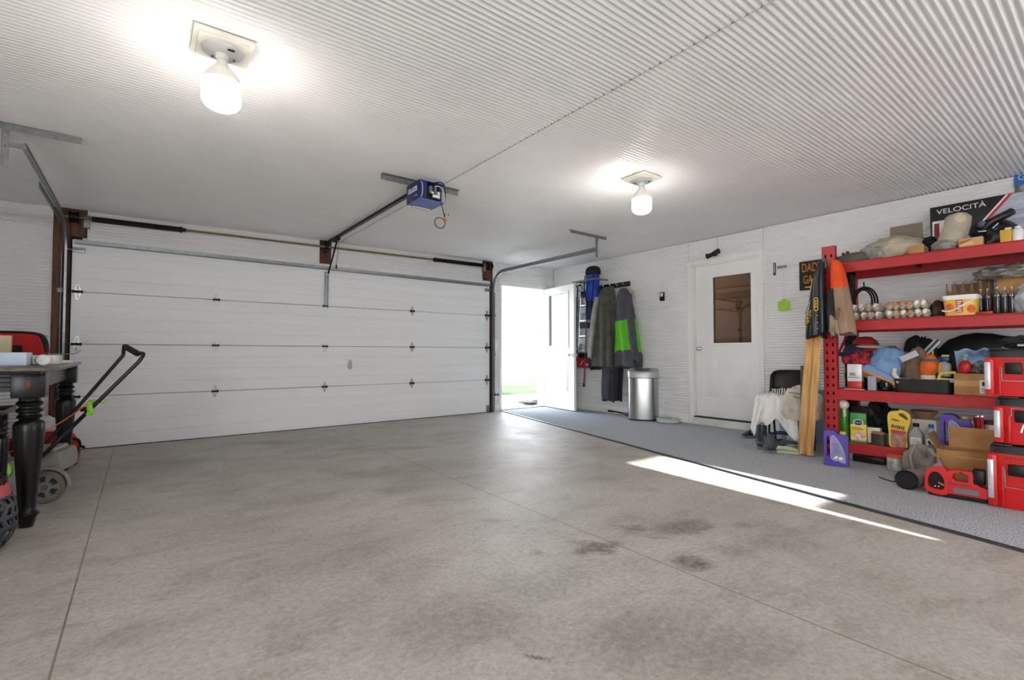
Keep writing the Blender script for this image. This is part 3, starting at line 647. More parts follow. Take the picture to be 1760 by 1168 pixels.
# folded step ladder hung on the wall
ld = wthing('step_ladder', 'folded aluminium step ladder with red top hung upside down behind the open door', 'ladder', 1010, .72, off=.1)
m_ = MB()
for s in (-1, 1): m_.tube([(s*.21, -.10, .02), (s*.13, -.10, 1.42)], .022, 4, flat=(1, .5))
m_.build('rail', ALU, ld)
m_ = MB()
for s in (-1, 1): m_.tube([(s*.23, -.04, .02), (s*.16, -.04, 1.36)], .018, 4, flat=(1, .5))
m_.build('rear_rail', ALU, ld)
for i in range(5):
    z = .28+i*.26; hw_ = .2-.055*z
    m_ = MB(); m_.box((0, -.1, z), (2*hw_, .07, .028), bev=.004); st = m_.build('step', ALU, ld)
    m_ = MB(); m_.box((0, -.138, z-.08), (2*hw_-.02, .004, .10)); m_.build('tread_label', mat('ladder_label', '#b9bdc2', .4) if i % 2 else BLACK_PLASTIC, st)
m_ = MB(); m_.box((0, -.09, .09), (.42, .13, .17), bev=.02); tp = m_.build('top_cap', mat('ladder_red', '#b5161c', .4), ld)
m_ = MB()
for a, b_ in (((-.12, .05), (-.05, .13)), ((.02, .04), (.13, .14)), ((-.02, .1), (.06, .05))): m_.tube([(a[0], -.157, a[1]), (b_[0], -.157, b_[1])], .006, 5)
m_.build('top_cap_mark', mat('ladder_mark', '#e7dede', .5), tp)
# backpack above it, wire shelf arm, stick
bp = wthing('backpack', 'blue and black backpack hung high on the wall above the ladder', 'backpack', 1019, 1.83, off=.17)
m_ = MB(); m_.loft([hring(.12, .07, z, 0, -.17+.0, 24, 3) if q else hring(.10, .06, z, 0, -.17, 24, 3) for z, q in ((0, 0), (.03, 1), (.3, 1), (.44, 1), (.47, 0))]); m_.build('body', mat('royal_blue_nylon', '#1740a8', .6, 0, .2, 8, .3, 40), bp)
m_ = MB(); m_.loft([hring(a, b_, z, .01, -.17, 24, 2.6) for z, a, b_ in ((.43, .135, .085), (.48, .14, .09), (.54, .12, .08), (.57, .07, .05))]); m_.build('flap', BLACK_CLOTH, bp)
m_ = MB()
for s in (-.09, .09): m_.tube(spline([(s, -.25, .42), (s*1.1, -.262, .2), (s*.6, -.255, -.02), (s*.5, -.24, -.18)]), .012, 5, flat=(1, .4))
m_.build('strap', BLACK_CLOTH, bp)
m_ = MB(); crumple(m_, (.2, .12, .32), 5, .2, 2.4, 3, m=M.Translation((-.02, -.18, -.3))); m_.build('hanging_pocket', mat('navy_nylon', '#151d3c', .7, 0, .3, 9), bp)
sh_ = wthing('wall_bracket', 'grey metal bracket arm across the blue backpack', 'bracket', 1010, 2.17, off=.2)
m_ = MB(); m_.box((.0, -.27, 0), (.55, .05, .018), bev=.003); m_.box((.26, -.14, 0), (.03, .28, .02)); m_.box((-.2, -.14, -.0), (.03, .28, .02)); m_.build('arm', GALV_DULL, sh_)
m_ = MB(); m_.tube(spline([(-.2, -.26, 0), (-.19, -.25, -.1), (-.12, -.24, -.17)]), .006, 6); m_.build('brace', GALV_DULL, sh_)
wk = wthing('walking_stick', 'thin brown stick hanging in front of the ladder rungs', 'stick', 1005, .42, off=.17)
m_ = MB(); m_.tube([(-.02, -.17, 0), (.02, -.17, .6), (.06, -.17, 1.62)], [.016, .012, .009], 8); m_.build('shaft', mat('brown_stick', '#6b4a3a', .5, 0, .3, 12), wk)
m_ = MB(); m_.cyl((-.021, -.17, -.01), (-.02, -.17, .06), .018, n=10); m_.build('tip', BLACK_MATT, wk)
hk = wthing('hanging_rod', 'black chain and rod hanging at the door edge beside the ladder', 'tool', 992, .85, off=.12)
m_ = MB(); m_.tube([(-.06, -.12, -.1), (-.02, -.12, .5), (.02, -.12, 1.25)], .012, 8); m_.build('rod', BLACK_PLASTIC, hk)
m_ = MB()
for i in range(9): m_.ell((-.12+.03*i, -.16, 1.27+.01*math.sin(i)), (.02, .012, .014), 10, 6)
m_.build('chain', BLACK_PLASTIC, hk)
gp = wthing('camouflage_cloth', 'green and white patterned cloth behind the ladder rail at the door edge', 'cloth', 992, 1.6, off=.06)
m_ = MB(); drape(m_, [(.35, .03, .02, -.05, -.06), (.25, .07, .03, -.04, -.06), (.05, .07, .03, -.04, -.06), (-.75, .04, .02, -.04, -.05)], 32); m_.build('cloth', mat('green_white_camo', '#3d5a41', .8, 0, .5, 16, col2='#c9ccd0'), gp)
# coat rack and what hangs on it
rk = wthing('coat_rack', 'black coat rack rail screwed to the white wall above the coats', 'coat rack', 1054, 2.06)
m_ = MB(); m_.box((.0, -.02, 0), (.72, .03, .075), bev=.006); m_.build('rail', mat('black_wood', '#141315', .5), rk)
for i in range(5):
    m_ = MB(); x = -.26+i*.135; m_.tube(spline([(x, -.036, .0), (x, -.07, -.02), (x, -.09, -.0), (x, -.092, .025)]), .006, 8); m_.build('hook', CHROME, rk)
def coat(name, label, px, z, ringsets, mats, group=None):
    t = wthing(name, label, 'coat', px, z, None, group, off=.15); t.location.x -= .035
    for nm, rg, mt, fo, sd in ringsets_iter(ringsets):
        mb = MB(); drape(mb, rg, 64, fo, .9, sd, 6); mb.build(nm, mats[mt], t, angle=70)
    return t
def ringsets_iter(r):
    for x in r: yield x
OLIVE = mat('olive_coat_cloth', '#4b4a42', .92, 0, .2, 10, .35, 70); OLIVE_L = mat('grey_coat_lining', '#8e908c', .8, 0, .15, 10, .2, 60)
coat('long_coat', 'long olive grey coat hanging from the middle of the coat rack', 1043, 1.98,
     [('body', [(.05, .09, .035, .03, -.1), (.03, .12, .05, .02, -.11), (-.03, .145, .07, .01, -.12), (-.15, .165, .085, 0, -.13), (-.5, .19, .10, .0, -.13), (-1.0, .21, .10, .0, -.14), (-1.2, .215, .10, .01, -.14), (-1.24, .2, .09, .01, -.14)], 'o', ((4, .3, .16), (7, 1.1, .15), (13, 2., .07)), 1),
      ('sleeve', [(-.1, .05, .05, -.14, -.16), (-.4, .06, .065, -.19, -.18), (-.8, .065, .06, -.23, -.2), (-1.05, .065, .055, -.26, -.2), (-1.1, .055, .05, -.26, -.2)], 'l', ((3, .2, .13), (6, 1.3, .08)), 2),
      ('cuff', [(-1.06, .07, .06, -.26, -.19), (-1.2, .065, .06, -.25, -.18), (-1.25, .05, .05, -.25, -.18)], 'd', ((3, .4, .08),), 3)], {'o': OLIVE, 'l': OLIVE_L, 'd': BLACK_CLOTH})
coat('hanging_trousers', 'dark grey and black work trousers hanging below the olive coat', 1052, 1.1,
     [('leg', [(.2, .12, .06, -.03, -.09), (-.2, .12, .065, -.06, -.1), (-.7, .11, .06, -.09, -.11), (-.88, .1, .05, -.09, -.11)], 'g', ((4, .7, .14), (7, 2, .09)), 4),
      ('leg', [(.2, .10, .05, .1, -.075), (-.2, .10, .055, .09, -.08), (-.65, .09, .05, .07, -.09), (-.86, .08, .05, .07, -.09)], 'b', ((4, .1, .14), (7, 1, .08)), 5),
      ('knee_patch', [(-.02, .05, .02, .1, -.14), (-.1, .07, .02, .1, -.14), (-.16, .04, .02, .1, -.14)], 'n', ((3, .1, .05),), 5)],
     {'g': mat('charcoal_cloth', '#3e3e44', .9, 0, .25, 9, .3, 70), 'b': BLACK_CLOTH, 'n': mat('brown_leather', '#5a3d2b', .7)})
GREYJ = mat('slate_grey_cloth', '#4b4d54', .9, 0, .15, 9, .3, 70); LIME = mat('lime_green_cloth', '#5fb51d', .8, 0, .1, 9, .25, 60)
coat('rain_jacket', 'slate grey jacket with lime green panel at the end of the coat rack', 1073, 1.98,
     [('shoulder', [(.0, .05, .03, -.03, -.09), (-.03, .075, .045, -.02, -.1), (-.10, .10, .06, .0, -.11), (-.3, .14, .085, .02, -.12), (-.5, .16, .09, .03, -.12), (-.53, .165, .092, .03, -.12)], 'g', ((4, .5, .18), (7, 1.4, .11)), 6),
      ('panel', [(-.5, .162, .092, .03, -.12), (-.6, .17, .1, .04, -.12), (-.85, .175, .1, .06, -.12), (-.99, .18, .1, .07, -.12)], 'l', ((4, .5, .18), (7, 1.4, .11)), 6),
      ('hem', [(-.97, .178, .1, .07, -.12), (-1.05, .19, .1, .08, -.12), (-1.19, .19, .1, .08, -.12), (-1.22, .18, .09, .08, -.12)], 'g', ((4, .5, .18), (7, 1.4, .11)), 6),
      ('sleeve', [(-.1, .04, .04, .12, -.15), (-.5, .055, .055, .17, -.17), (-.9, .055, .05, .22, -.17), (-1.12, .05, .045, .26, -.17)], 'g', ((3, .5, .08),), 7)], {'g': GREYJ, 'l': LIME})
cpt = wthing('sun_hat', 'pale straw hat hooked at the near end of the coat rack', 'hat', 1078, 1.93)
m_ = MB(); m_.lathe([(.15, 0), (.148, .012), (.085, .02), (.08, .07), (.05, .09), (.01, .092)], 28, M.Translation((0.02, -.05, -.07)) @ M.Rotation(PI/2, 4, 'X') @ M.Rotation(.2, 4, 'Y')); m_.build('brim', mat('straw', '#c3b9a6', .8, 0, .2, 40), cpt)
# stainless bin
bn = thing('trash_can', 'stainless steel trash can with grey lid against the wall beside the coats', 'trash can', (5.79, 4.385, .0105), -PI/2+.62)
STEEL = mat('brushed_stainless', '#b9babb', .24, 1., .05, 40, stretch=(1, 1, .05))
def dring(w_, d, z, n=40):   # flat back, rounded front
    o = []
    for j in range(n):
        a = 2*PI*j/n; c, s = math.cos(a), math.sin(a)
        o.append(V((w_*math.copysign(abs(c)**.62, c), d*math.copysign(abs(s)**(.85 if s < 0 else .35), s), z)))
    return o
m_ = MB(); m_.loft([dring(.215, .15, z) for z in (.02, .60)]); m_.build('body', STEEL, bn)
m_ = MB(); m_.loft([dring(.218, .153, .60), dring(.218, .153, .608)]); m_.build('seam_ring', BLACK_PLASTIC, bn)
m_ = MB(); m_.loft([[V((p.x*k, p.y*k, z+(.05*(p.y+.14)/.28 if t else 0))) for p in dring(.221, .156, 0)] for z, k, t in ((.608, 1, 0), (.675, 1, 1), (.69, .97, 1), (.695, .9, 1))]); ldd = m_.build('lid', mat('silver_plastic', '#b4b6b8', .35, .3), bn)
m_ = MB(); m_.loft([[V((p.x, p.y, .702+.05*(p.y+.14)/.28)) for p in hring(.12, .075, 0, -.01, 0, 24, 2.2)], [V((p.x, p.y, .708+.05*(p.y+.14)/.28)) for p in hring(.11, .065, 0, -.01, 0, 24, 2.2)]]); m_.build('opening_flap', mat('dark_grey_plastic', '#4a4c4f', .3), ldd)
m_ = MB(); m_.loft([dring(.21, .145, 0), dring(.21, .145, .02)]); m_.build('foot', BLACK_PLASTIC, bn)
du = thing('hand_broom', 'red and blue hand broom with black handle on the floor behind the bin', 'broom', (5.93, 4.83, .012), math.radians(100))
m_ = MB(); m_.tube([(.0, 0, .03), (.16, 0, .045), (.3, .0, .05)], [.014, .012, .018], 8); m_.build('handle', BLACK_PLASTIC, du)
m_ = MB(); m_.box((-.08, 0, .03), (.2, .05, .03), bev=.006); m_.build('head', mat('red_plastic', '#b5271f', .4), du)
m_ = MB(); m_.box((-.1, 0, .008), (.2, .055, .03), bev=.004); m_.build('bristles', mat('blue_bristles', '#2547a8', .8, 0, .3, 60), du)
ds = thing('pet_dish_tray', 'low grey round tray with teal insert on the carpet beside the bin', 'tray', (5.84, 4.005, .009), 0)
m_ = MB(); m_.lathe([(.14, 0), (.155, .012), (.16, .055), (.152, .06), (.145, .05), (.135, .02), (.02, .018)], 32); m_.build('tray', mat('pale_grey_plastic', '#c6c8c5', .5), ds)
m_ = MB(); m_.ell((-.04, .03, .05), (.1, .05, .02), rot=(0, .2, 2.2)); m_.build('scoop', mat('teal_plastic', '#7fb9b0', .5), ds)
m_ = MB()
for q in ((-.02, .06), (.04, .04)): m_.tube(spline([(q[0], q[1], .03), (q[0], q[1], .2), (q[0]+.015, q[1], .27)]), .0035, 6)
for i in range(7): m_.ell((-.05+.022*i, .05, .27+.012*math.sin(i*2)), .009, 8, 6)
m_.build('wire_rack', mat('white_wire_coat', '#e4e4e2', .5), ds)
# remote on its wire
rm = wthing('wall_remote', 'small black door button hanging on a thin wire on the white wall', 'button', 1140, 1.80)
m_ = MB(); m_.box((0, -.016, 0), (.075, .024, .125), bev=.006); m_.build('case', BLACK_PLASTIC, rm)
m_ = MB(); m_.box((0, -.03, .025), (.045, .004, .05), bev=.001); m_.build('key', mat('button_white', '#e9e9e6', .3), rm)
m_ = MB(); m_.tube(spline([(0, -.012, .06), (-.005, -.010, .3), (.008, -.010, .55), (-.015, -.010, .725)]), .0022, 5); m_.build('wire', mat('white_wire', ''), rm)
mc = wthing('motion_sensor', 'small black twin-headed sensor on the casing above the closed door', 'sensor', 1232, 2.285, XR-.03)
m_ = MB(); m_.cyl((0, 0, 0), (0, -.06, 0), .028, n=16); m_.tube([(0, -.05, 0), (0, -.07, .0)], .02, 8); m_.build('mount', BLACK_PLASTIC, mc)
for s in (-1, 1):
    m_ = MB(); m_.tube([(s*.015, -.06, -.0+s*.008), (s*.055, -.075, -.005+s*.018), (s*.085, -.082, -.005+s*.022)], [.025, .03, .036], 14); m_.build('head', BLACK_PLASTIC, mc)
m_ = MB(); m_.tube(spline([(.02, -.01, .02), (.03, -.006, .1), (.02, -.006, .22)]), .0025, 5); m_.build('wire', mat('grey_wire', '#8d8f91', .5), mc)
# hooks, fly swatter
fs = wthing('fly_swatter', 'lime green fly swatter hanging from a wall hook beside the closed door', 'fly swatter', 1350, 1.53)
m_ = MB(); hs = [circ(.0035, 6, -.045+.0125*i, -.045+.0135*j) for i in range(8) for j in range(7)]
m_.plate(rrect(.135, .125, .025), .004, M.Translation((0, -.02, 0)), hs); m_.box((0, -.018, .068), (.05, .008, .03), bev=.003); m_.build('paddle', mat('lime_plastic', '#a9d53f', .4, 0, .05), fs)
m_ = MB()
for s in (-1, 1): m_.tube(spline([(s*.012, -.018, .07), (s*.003, -.018, .16), (s*.003, -.018, .36), (s*.008, -.02, .46), (0, -.021, .475)]), .0022, 6)
m_.build('wire_handle', mat('white_coated_wire', '#dcdcda', .4), fs)
h2 = wthing('wall_hook', 'grey metal wall hook bar holding the fly swatter', 'hook', 1347, 2.0)
m_ = MB(); m_.box((0, -.012, 0), (.105, .02, .028), bev=.003); m_.tube(spline([(.035, -.02, .0), (.035, -.04, -.005), (.035, -.042, .012)]), .004, 6); m_.build('bar', GALV_DULL, h2)
h3 = wthing('thermometer', 'slim dark thermometer on the wall just beside the hook bar', 'thermometer', 1334, 1.985)
m_ = MB(); m_.box((0, -.01, 0), (.028, .014, .15), bev=.003); m_.build('body', mat('dark_grey_metal', '#3b3e42', .4, .5), h3)
m_ = MB(); m_.box((0, -.018, .01), (.008, .003, .11)); m_.build('tube', mat('white_label', ''), h3)
# sign
sg = wthing('wall_sign', 'dark wooden sign with orange lettering on the wall behind the hanging vests', 'sign', 1407, 1.86)
m_ = MB(); m_.box((.07, -.012, 0), (.50, .02, .33), bev=.003); m_.build('board', mat('dark_sign_wood', '#2e2519', .7, 0, .3, 8, stretch=(1, 1, 5)), sg)
OR = mat('sign_orange', '#c98430', .6)
text("DAD'S", .14, OR, sg, (-.155, -.0235, .085), sx=.55, align='LEFT', bold=.001); text('GARAGE', .13, OR, sg, (-.14, -.0235, -.05), sx=.55, align='LEFT', bold=.001)
m_ = MB(); m_.box((-.06, -.0235, -.135), (.12, .002, .012)); m_.build('underline', mat('white_label', ''), sg)
# ------------------------------------------------------------------ chair corner
CF = .0105                                            # carpet surface
ch = thing('folding_chair', 'black folding chair loaded with white cloth beside the leaning boards', 'chair', (5.42, yw(1360, 5.42), CF), -PI/2+.30)
BLK_STEEL = mat('black_enamel', '#0e0e10', .38, .0, .1, 10, spec=.35)
m_ = MB()
for s in (-1, 1): m_.tube(spline([(s*.2, -.22, 0), (s*.205, -.02, .4), (s*.21, .13, .66), (s*.2, .17, .73), (s*.15, .185, .765), (0, .187, .77)], 6), .012, 8)
m_.build('side_frame', BLK_STEEL, ch)
for s in (-1, 1):
    m_ = MB(); m_.tube([(s*.185, .24, 0), (s*.185, .02, .40)], .011, 8); m_.build('leg', BLK_STEEL, ch)
m_ = MB(); m_.tube([(-.2, -.15, .13), (.2, -.15, .13)], .009, 8); m_.build('stretcher', BLK_STEEL, ch)
m_ = MB(); m_.tube([(-.185, .19, .1), (.185, .19, .1)], .008, 8); m_.build('stretcher', BLK_STEEL, ch)
m_ = MB(); m_.box((0, -.03, .425), (.38, .4, .025), bev=.012); m_.build('seat', BLK_STEEL, ch)
m_ = MB(); R_ = []
for z, y in ((.575, .105), (.60, .112), (.70, .15), (.755, .175), (.768, .183)):
    k = 1 if z < .72 else (.93 if z < .76 else .78); R_.append([V((.205*k*math.sin(a), y-.03*math.cos(a)+.03, z)) for a in [(-1+2*i/12)*PI/2 for i in range(13)]])
m_.loft(R_, cap=False, closed=False); m_.build('backrest', BLK_STEEL, ch, solid=.006)
def chair_pt(v): return ch.matrix_basis @ V(v)
MESH_W = mat('white_mesh_cloth', '#e3e2e0', .8, 0, .06, 20, .25, 160); BEIGE = mat('beige_cloth', '#c9c0b4', .85, 0, .12, 6, .4, 40)
t = thing('mesh_cloth', 'white mesh cloth draped off the black folding chair down to the boots', 'cloth', chair_pt((-.10, -.1, .44)), -PI/2+.30)
m_ = MB(); N = 36; vs = []
for i in range(N+1):
    u = i/N; Lh = .20+.19*abs(math.sin(PI*(u*1.5+.12)))**1.2+.04*(u < .12)          # tails hang lower than the middle
    for j in range(N+1):
        v = j/N; s = v*(.24+Lh); f = .022*math.sin(17*u+1.5*v)+.012*math.sin(31*u-2*v)
        if s < .24: y, z, x = .12-s, .075+.02*math.sin(4*u)+f*.5*v, -.21+.36*u
        else:
            d = s-.24; r = min(1, d/.05); y = -.12-.04*math.sin(r*PI/2)-.05*d+f*(.6+3*d); z = .075-.02*r+.02*math.sin(4*u)-d*(1 if d > .05 else .5); x = -.21+.36*u-.16*d*(1-u)-.10*d*math.sin(5*u)
        vs.append(V((x, y, z+.012*noise.noise(V((u*6, v*6, 2))))))
m_.faces(vs, [(i*(N+1)+j, i*(N+1)+j+1, (i+1)*(N+1)+j+1, (i+1)*(N+1)+j) for i in range(N) for j in range(N)]); m_.build('cloth', MESH_W, t, solid=.004)
t = thing('laundry_bundle', 'beige cloth bundle with a dark drawstring on the chair seat', 'bundle', chair_pt((.10, -.20, .30)), -PI/2+.30)
m_ = MB(); crumple(m_, (.34, .24, .30), 11, .2, 2.0, 4); m_.build('bundle', BEIGE, t)
m_ = MB(); m_.tube(spline([(-.1, -.10, .27), (.0, -.135, .26), (.1, -.125, .22), (.05, -.14, .21), (-.06, -.135, .235)]), .004, 5); m_.build('drawstring', mat('dark_drawstring', '#57534f', .7), t)
t = thing('patterned_scarf', 'black and white striped scarf at the back of the chair seat', 'scarf', chair_pt((-.06, .06, .44)), -PI/2+.30)
ZEB = bpy.data.materials.new('zebra_cloth'); ZEB.use_nodes = True
_n = ZEB.node_tree.nodes; _l = ZEB.node_tree.links; wv = _n.new('ShaderNodeTexWave'); wv.inputs['Scale'].default_value = 14; wv.inputs['Distortion'].default_value = 6
_tc = _n.new('ShaderNodeTexCoord'); _l.new(_tc.outputs['Object'], wv.inputs[0]); _rp = _n.new('ShaderNodeValToRGB'); _rp.color_ramp.elements[0].position = .48; _rp.color_ramp.elements[1].position = .52; _rp.color_ramp.elements[0].color = (.01, .01, .012, 1); _rp.color_ramp.elements[1].color = (.8, .79, .77, 1)
_l.new(wv.outputs['Fac'], _rp.inputs[0]); _l.new(_rp.outputs[0], _n['Principled BSDF'].inputs['Base Color']); _n['Principled BSDF'].inputs['Roughness'].default_value = .8
m_ = MB(); crumple(m_, (.3, .16, .12), 12, .3, 2.5, 4); m_.build('scarf', ZEB, t)
t = thing('sports_hat', 'black cap lying on the chair under the backrest', 'cap', chair_pt((.13, .09, .44)), -PI/2+.30)
m_ = MB(); m_.ell((0, 0, .07), (.09, .09, .075)); m_.ell((-.06, -.05, .05), (.08, .07, .012)); m_.build('cap', BLACK_CLOTH, t)
t = thing('storage_tote', 'pale blue plastic tote with lid on the carpet behind the folding chair', 'storage box', (5.83, yw(1366, 5.70), CF), -PI/2)
TOTE = mat('pale_blue_tote', '#8fa3c4', .35, 0, .05, 5)
m_ = MB(); m_.loft([hring(.19, .12, z, 0, 0, 32, 6) if z < .1 else hring(.215, .14, z, 0, 0, 32, 6) for z in (0, .5)]); m_.build('body', TOTE, t)
m_ = MB(); m_.loft([hring(.225, .15, z, 0, 0, 32, 6) for z in (.5, .56)]); m_.build('lid', TOTE, t, bev=.006)
# shoes
def shoe(name, label, loc, rz, L, Wd, H, shaft, m_up, m_sole, laces=True, group=None, sub=1, lowtop=.6):
    """toe towards +X; SHAFT: height of the opening at the heel"""
    t = thing(name, label, 'boot' if shaft > .16 else 'shoe', loc, rz, group)
    tall = shaft > .16; hh_ = .10 if tall else shaft
    m_ = MB(); secs = [(-.5, .26, hh_*.7), (-.47, .36, hh_*.95), (-.36, .42, hh_), (-.2, .43, hh_), (-.05, .42, hh_*.92), (.08, .43, H*1.08), (.2, .46, H*.92), (.32, .47, H*.75), (.42, .41, H*.64), (.48, .28, H*.52), (.5, .12, H*.36)]
    R_ = []
    for x, w_, h in secs:
        ring = []
        for j in range(20):
            a = 2*PI*j/20; c, s = math.cos(a), math.sin(a)
            ring.append(V((x*L, Wd*w_*math.copysign(abs(c)**.6, c)*(1-.32*max(0, s)**1.5), .018+(h-.018)*(s*.5+.5)**.8)))
        R_.append(ring)
    m_.loft(R_); m_.build('upper', m_up, t, sub=1)
    if tall:
        m_ = MB(); m_.loft([hring(L*.21, Wd*.42, .05, -.27*L, 0, 22, 2.4), hring(L*.205, Wd*.42, .09, -.28*L, 0, 22, 2.4), hring(L*.18, Wd*.42, shaft*.7, -.31*L, 0, 22, 2.4), hring(L*.185, Wd*.45, shaft*.93, -.32*L, 0, 22, 2.4), hring(L*.175, Wd*.43, shaft, -.32*L, 0, 22, 2.4), hring(L*.14, Wd*.36, shaft, -.32*L, 0, 22, 2.4), hring(L*.12, Wd*.32, shaft*.7, -.31*L, 0, 22, 2.4)]); m_.build('shaft', m_up, t)
        m_ = MB(); m_.tube(spline([(-.49*L, -.012, shaft*.85), (-.50*L, -.012, shaft*1.1), (-.50*L, .012, shaft*1.1), (-.49*L, .012, shaft*.85)]), .005, 6); m_.build('pull_loop', BLACK_MATT, t)
    m_ = MB(); m_.loft([[V((x*L*1.02, Wd*w_*y_*1.06, z)) for x, w_, y_ in [(a, b_, 1) for a, b_, h in secs]+[(a, b_, -1) for a, b_, h in secs[::-1]]] for z in (0, .024)]); m_.build('sole', m_sole, t, bev=.004)
    ox_, oz_ = (-.31*L, shaft*.72) if tall else (-.24*L, hh_*.99)
    m_ = MB(); m_.loft([hring(.13*L, Wd*.27, oz_-.004, ox_, 0, 16, 2.2), hring(.12*L, Wd*.25, oz_+.003, ox_, 0, 16, 2.2)]); m_.build('opening', BLACK_MATT, t)
    if laces:
        m_ = MB()
        for i in range(4):
            x = (.02+.05*i)*L; z = H*1.14-i*H*.07; m_.tube(spline([(x, -.2*Wd, z-.012), (x+.01, 0, z+.004), (x, .2*Wd, z-.012)]), .0035, 5)
        m_.build('lace', mat('dark_lace', '#2b2c2e', .7), t)
    return t
SH_BLK = mat('black_shoe_leather', '#26292d', .42, 0, .2, 12, .2, 60); SH_GRY = mat('charcoal_boot_leather', '#43484f', .5, 0, .2, 10, .25, 50); SOLE_G = mat('grey_rubber_sole', '#6a7078', .7)
def fl_(px, py): p = P(px, py, 2, CF); return V((p.x, p.y, CF))
shoe('sneaker', 'low black sneaker nearest the closed door, left of the tall boots', fl_(1289, 752)+V((.06, .0, 0)), math.radians(205-180+130), .27, .1, .075, .10, SH_BLK, SOLE_G)
p1 = fl_(1309, 768)
shoe('boot', 'tall black boot with loop standing heel out in front of the chair', p1, math.radians(28), .27, .105, .10, .235, SH_BLK, SOLE_G)
p2 = fl_(1330, 776)
shoe('boot', 'dark grey ankle boot right in front of the white cloth', p2+V((.02, -.02, 0)), math.radians(-25), .27, .105, .10, .175, SH_GRY, SOLE_G)
m_ = MB()
shoe('sandal', 'grey and white sandal tucked under the chair behind the green shoe', fl_(1349, 768)+V((.06, .02, 0)), math.radians(-40), .24, .09, .06, .07, mat('grey_sandal', '#6c6a64', .7), mat('white_sole', '#c8c8c2', .6), False)
shoe('slip_on_shoe', 'pale green slip-on shoe at the foot of the leaning boards', fl_(1358, 780)+V((.03, .03, 0)), math.radians(-62), .22, .09, .065, .075, mat('pale_green_rubber', '#a9b59a', .6), mat('pale_green_rubber', ''), False)
shoe('clog', 'pale grey clog standing upright against the leaning boards', fl_(1371, 770)+V((.16, .05, 0)), math.radians(-80), .22, .085, .07, .14, mat('pale_grey_clog', '#aab2ba', .5), SOLE_G, False)
# leaning lumber
PINE = mat('pine_lumber', '#b98a4f', .6, 0, .22, 7, .15, 30, stretch=(5, 5, .5), col2='#d8ae72')
for i, (b0, b1, nm) in enumerate((((4.97, 1.955), (5.035, 1.862), 'pine board leaning on the red upright, the one nearer the chair'), ((4.955, 1.885), (5.03, 1.795), 'pine board leaning on the red upright, the one nearer the shelves'))):
    a = V((*b0, CF+.01)); b_ = V((*b1, 1.5)); d = (b_-a); L = 1.22
    t = thing('lumber_board', nm, 'board', a, 0, 'boards leaning on the rack'); t.rotation_euler = (d.to_track_quat('Z', 'Y') @ Euler((0, 0, math.radians(5))).to_quaternion()).to_euler()
    m_ = MB(); m_.box((0, 0, L/2), (.056, .054, L), bev=.003); tag(m_.build('plank', PINE, t))
t = thing('dark_board', 'thin dark board leaning behind the pine boards', 'board', (5.1, 1.985, CF), 0); t.rotation_euler = (0, math.radians(1.6), 0)
m_ = MB(); m_.box((0, 0, .42), (.09, .02, .84), bev=.002); m_.build('plank', mat('dark_board_wood', '#4f483f', .7, 0, .2, 6), t)
# ------------------------------------------------------------------ red steel rack
RX, RY, RL, RD = 5.10, 1.80, 1.96, .60
RED = mat('red_rack_enamel', '#b3282c', .42, 0, .1, 9, .05, 40); RED_D = mat('red_rack_enamel_dark', '#8f1d22', .5, 0, .1, 9)
LV = [.165, .64, 1.27, 1.805]
rack = thing('shelving_rack', 'tall red steel shelving rack with four crowded shelves', 'shelving', (RX, RY, 0), -PI/2)
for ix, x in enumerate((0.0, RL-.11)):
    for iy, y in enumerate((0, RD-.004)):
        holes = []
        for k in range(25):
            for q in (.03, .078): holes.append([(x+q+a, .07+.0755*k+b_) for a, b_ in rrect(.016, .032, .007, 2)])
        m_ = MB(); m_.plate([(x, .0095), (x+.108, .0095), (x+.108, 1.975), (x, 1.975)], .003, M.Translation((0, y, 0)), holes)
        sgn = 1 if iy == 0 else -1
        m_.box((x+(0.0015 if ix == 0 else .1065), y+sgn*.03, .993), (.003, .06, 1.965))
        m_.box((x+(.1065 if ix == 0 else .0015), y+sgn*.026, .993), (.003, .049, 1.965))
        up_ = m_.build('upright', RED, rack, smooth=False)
        m_ = MB(); m_.box((x+.054, y+sgn*.028, .993), (.10, .003, 1.96)); m_.build('slot_shade_plate', DARK_STEEL, up_, smooth=False)  # dark plate added so the slots look shaded inside
for ix, x in enumerate((.02, RL-.02)):
    for k in range(3):
        m_ = MB(); m_.tube([(x, .03, .12+k*.62), (x, RD-.03, .55+k*.62)], .012, 4); m_.build('side_brace', RED_D, rack)
for z in LV:
    for y0, sg_ in ((0, 1), (RD, -1)):
        m_ = MB(); pr = [(0, -.092), (0, -.012), (.010, -.008), (.012, 0), (.05, 0), (.05, -.018), (.018, -.02), (.018, -.088), (.04, -.09), (.04, -.092)]
        m_.loft([[V((x, y0+sg_*(a-.004), z+b_)) for a, b_ in pr] for x in (.108, RL-.108)]); m_.build('beam', RED, rack, bev=.002, angle=25)
    m_ = MB(); m_.box((RL/2, RD/2, z-.012), (RL-.02, RD-.1, .016)); m_.build('deck', mat('grey_brown_particle_board', '#6f6355', .85, 0, .2, 60), rack, smooth=False)
    for x in (.6, 1.3):
        m_ = MB(); m_.box((x, RD/2, z-.035), (.03, RD-.06, .03)); m_.build('tie_bar', DARK_STEEL, rack)
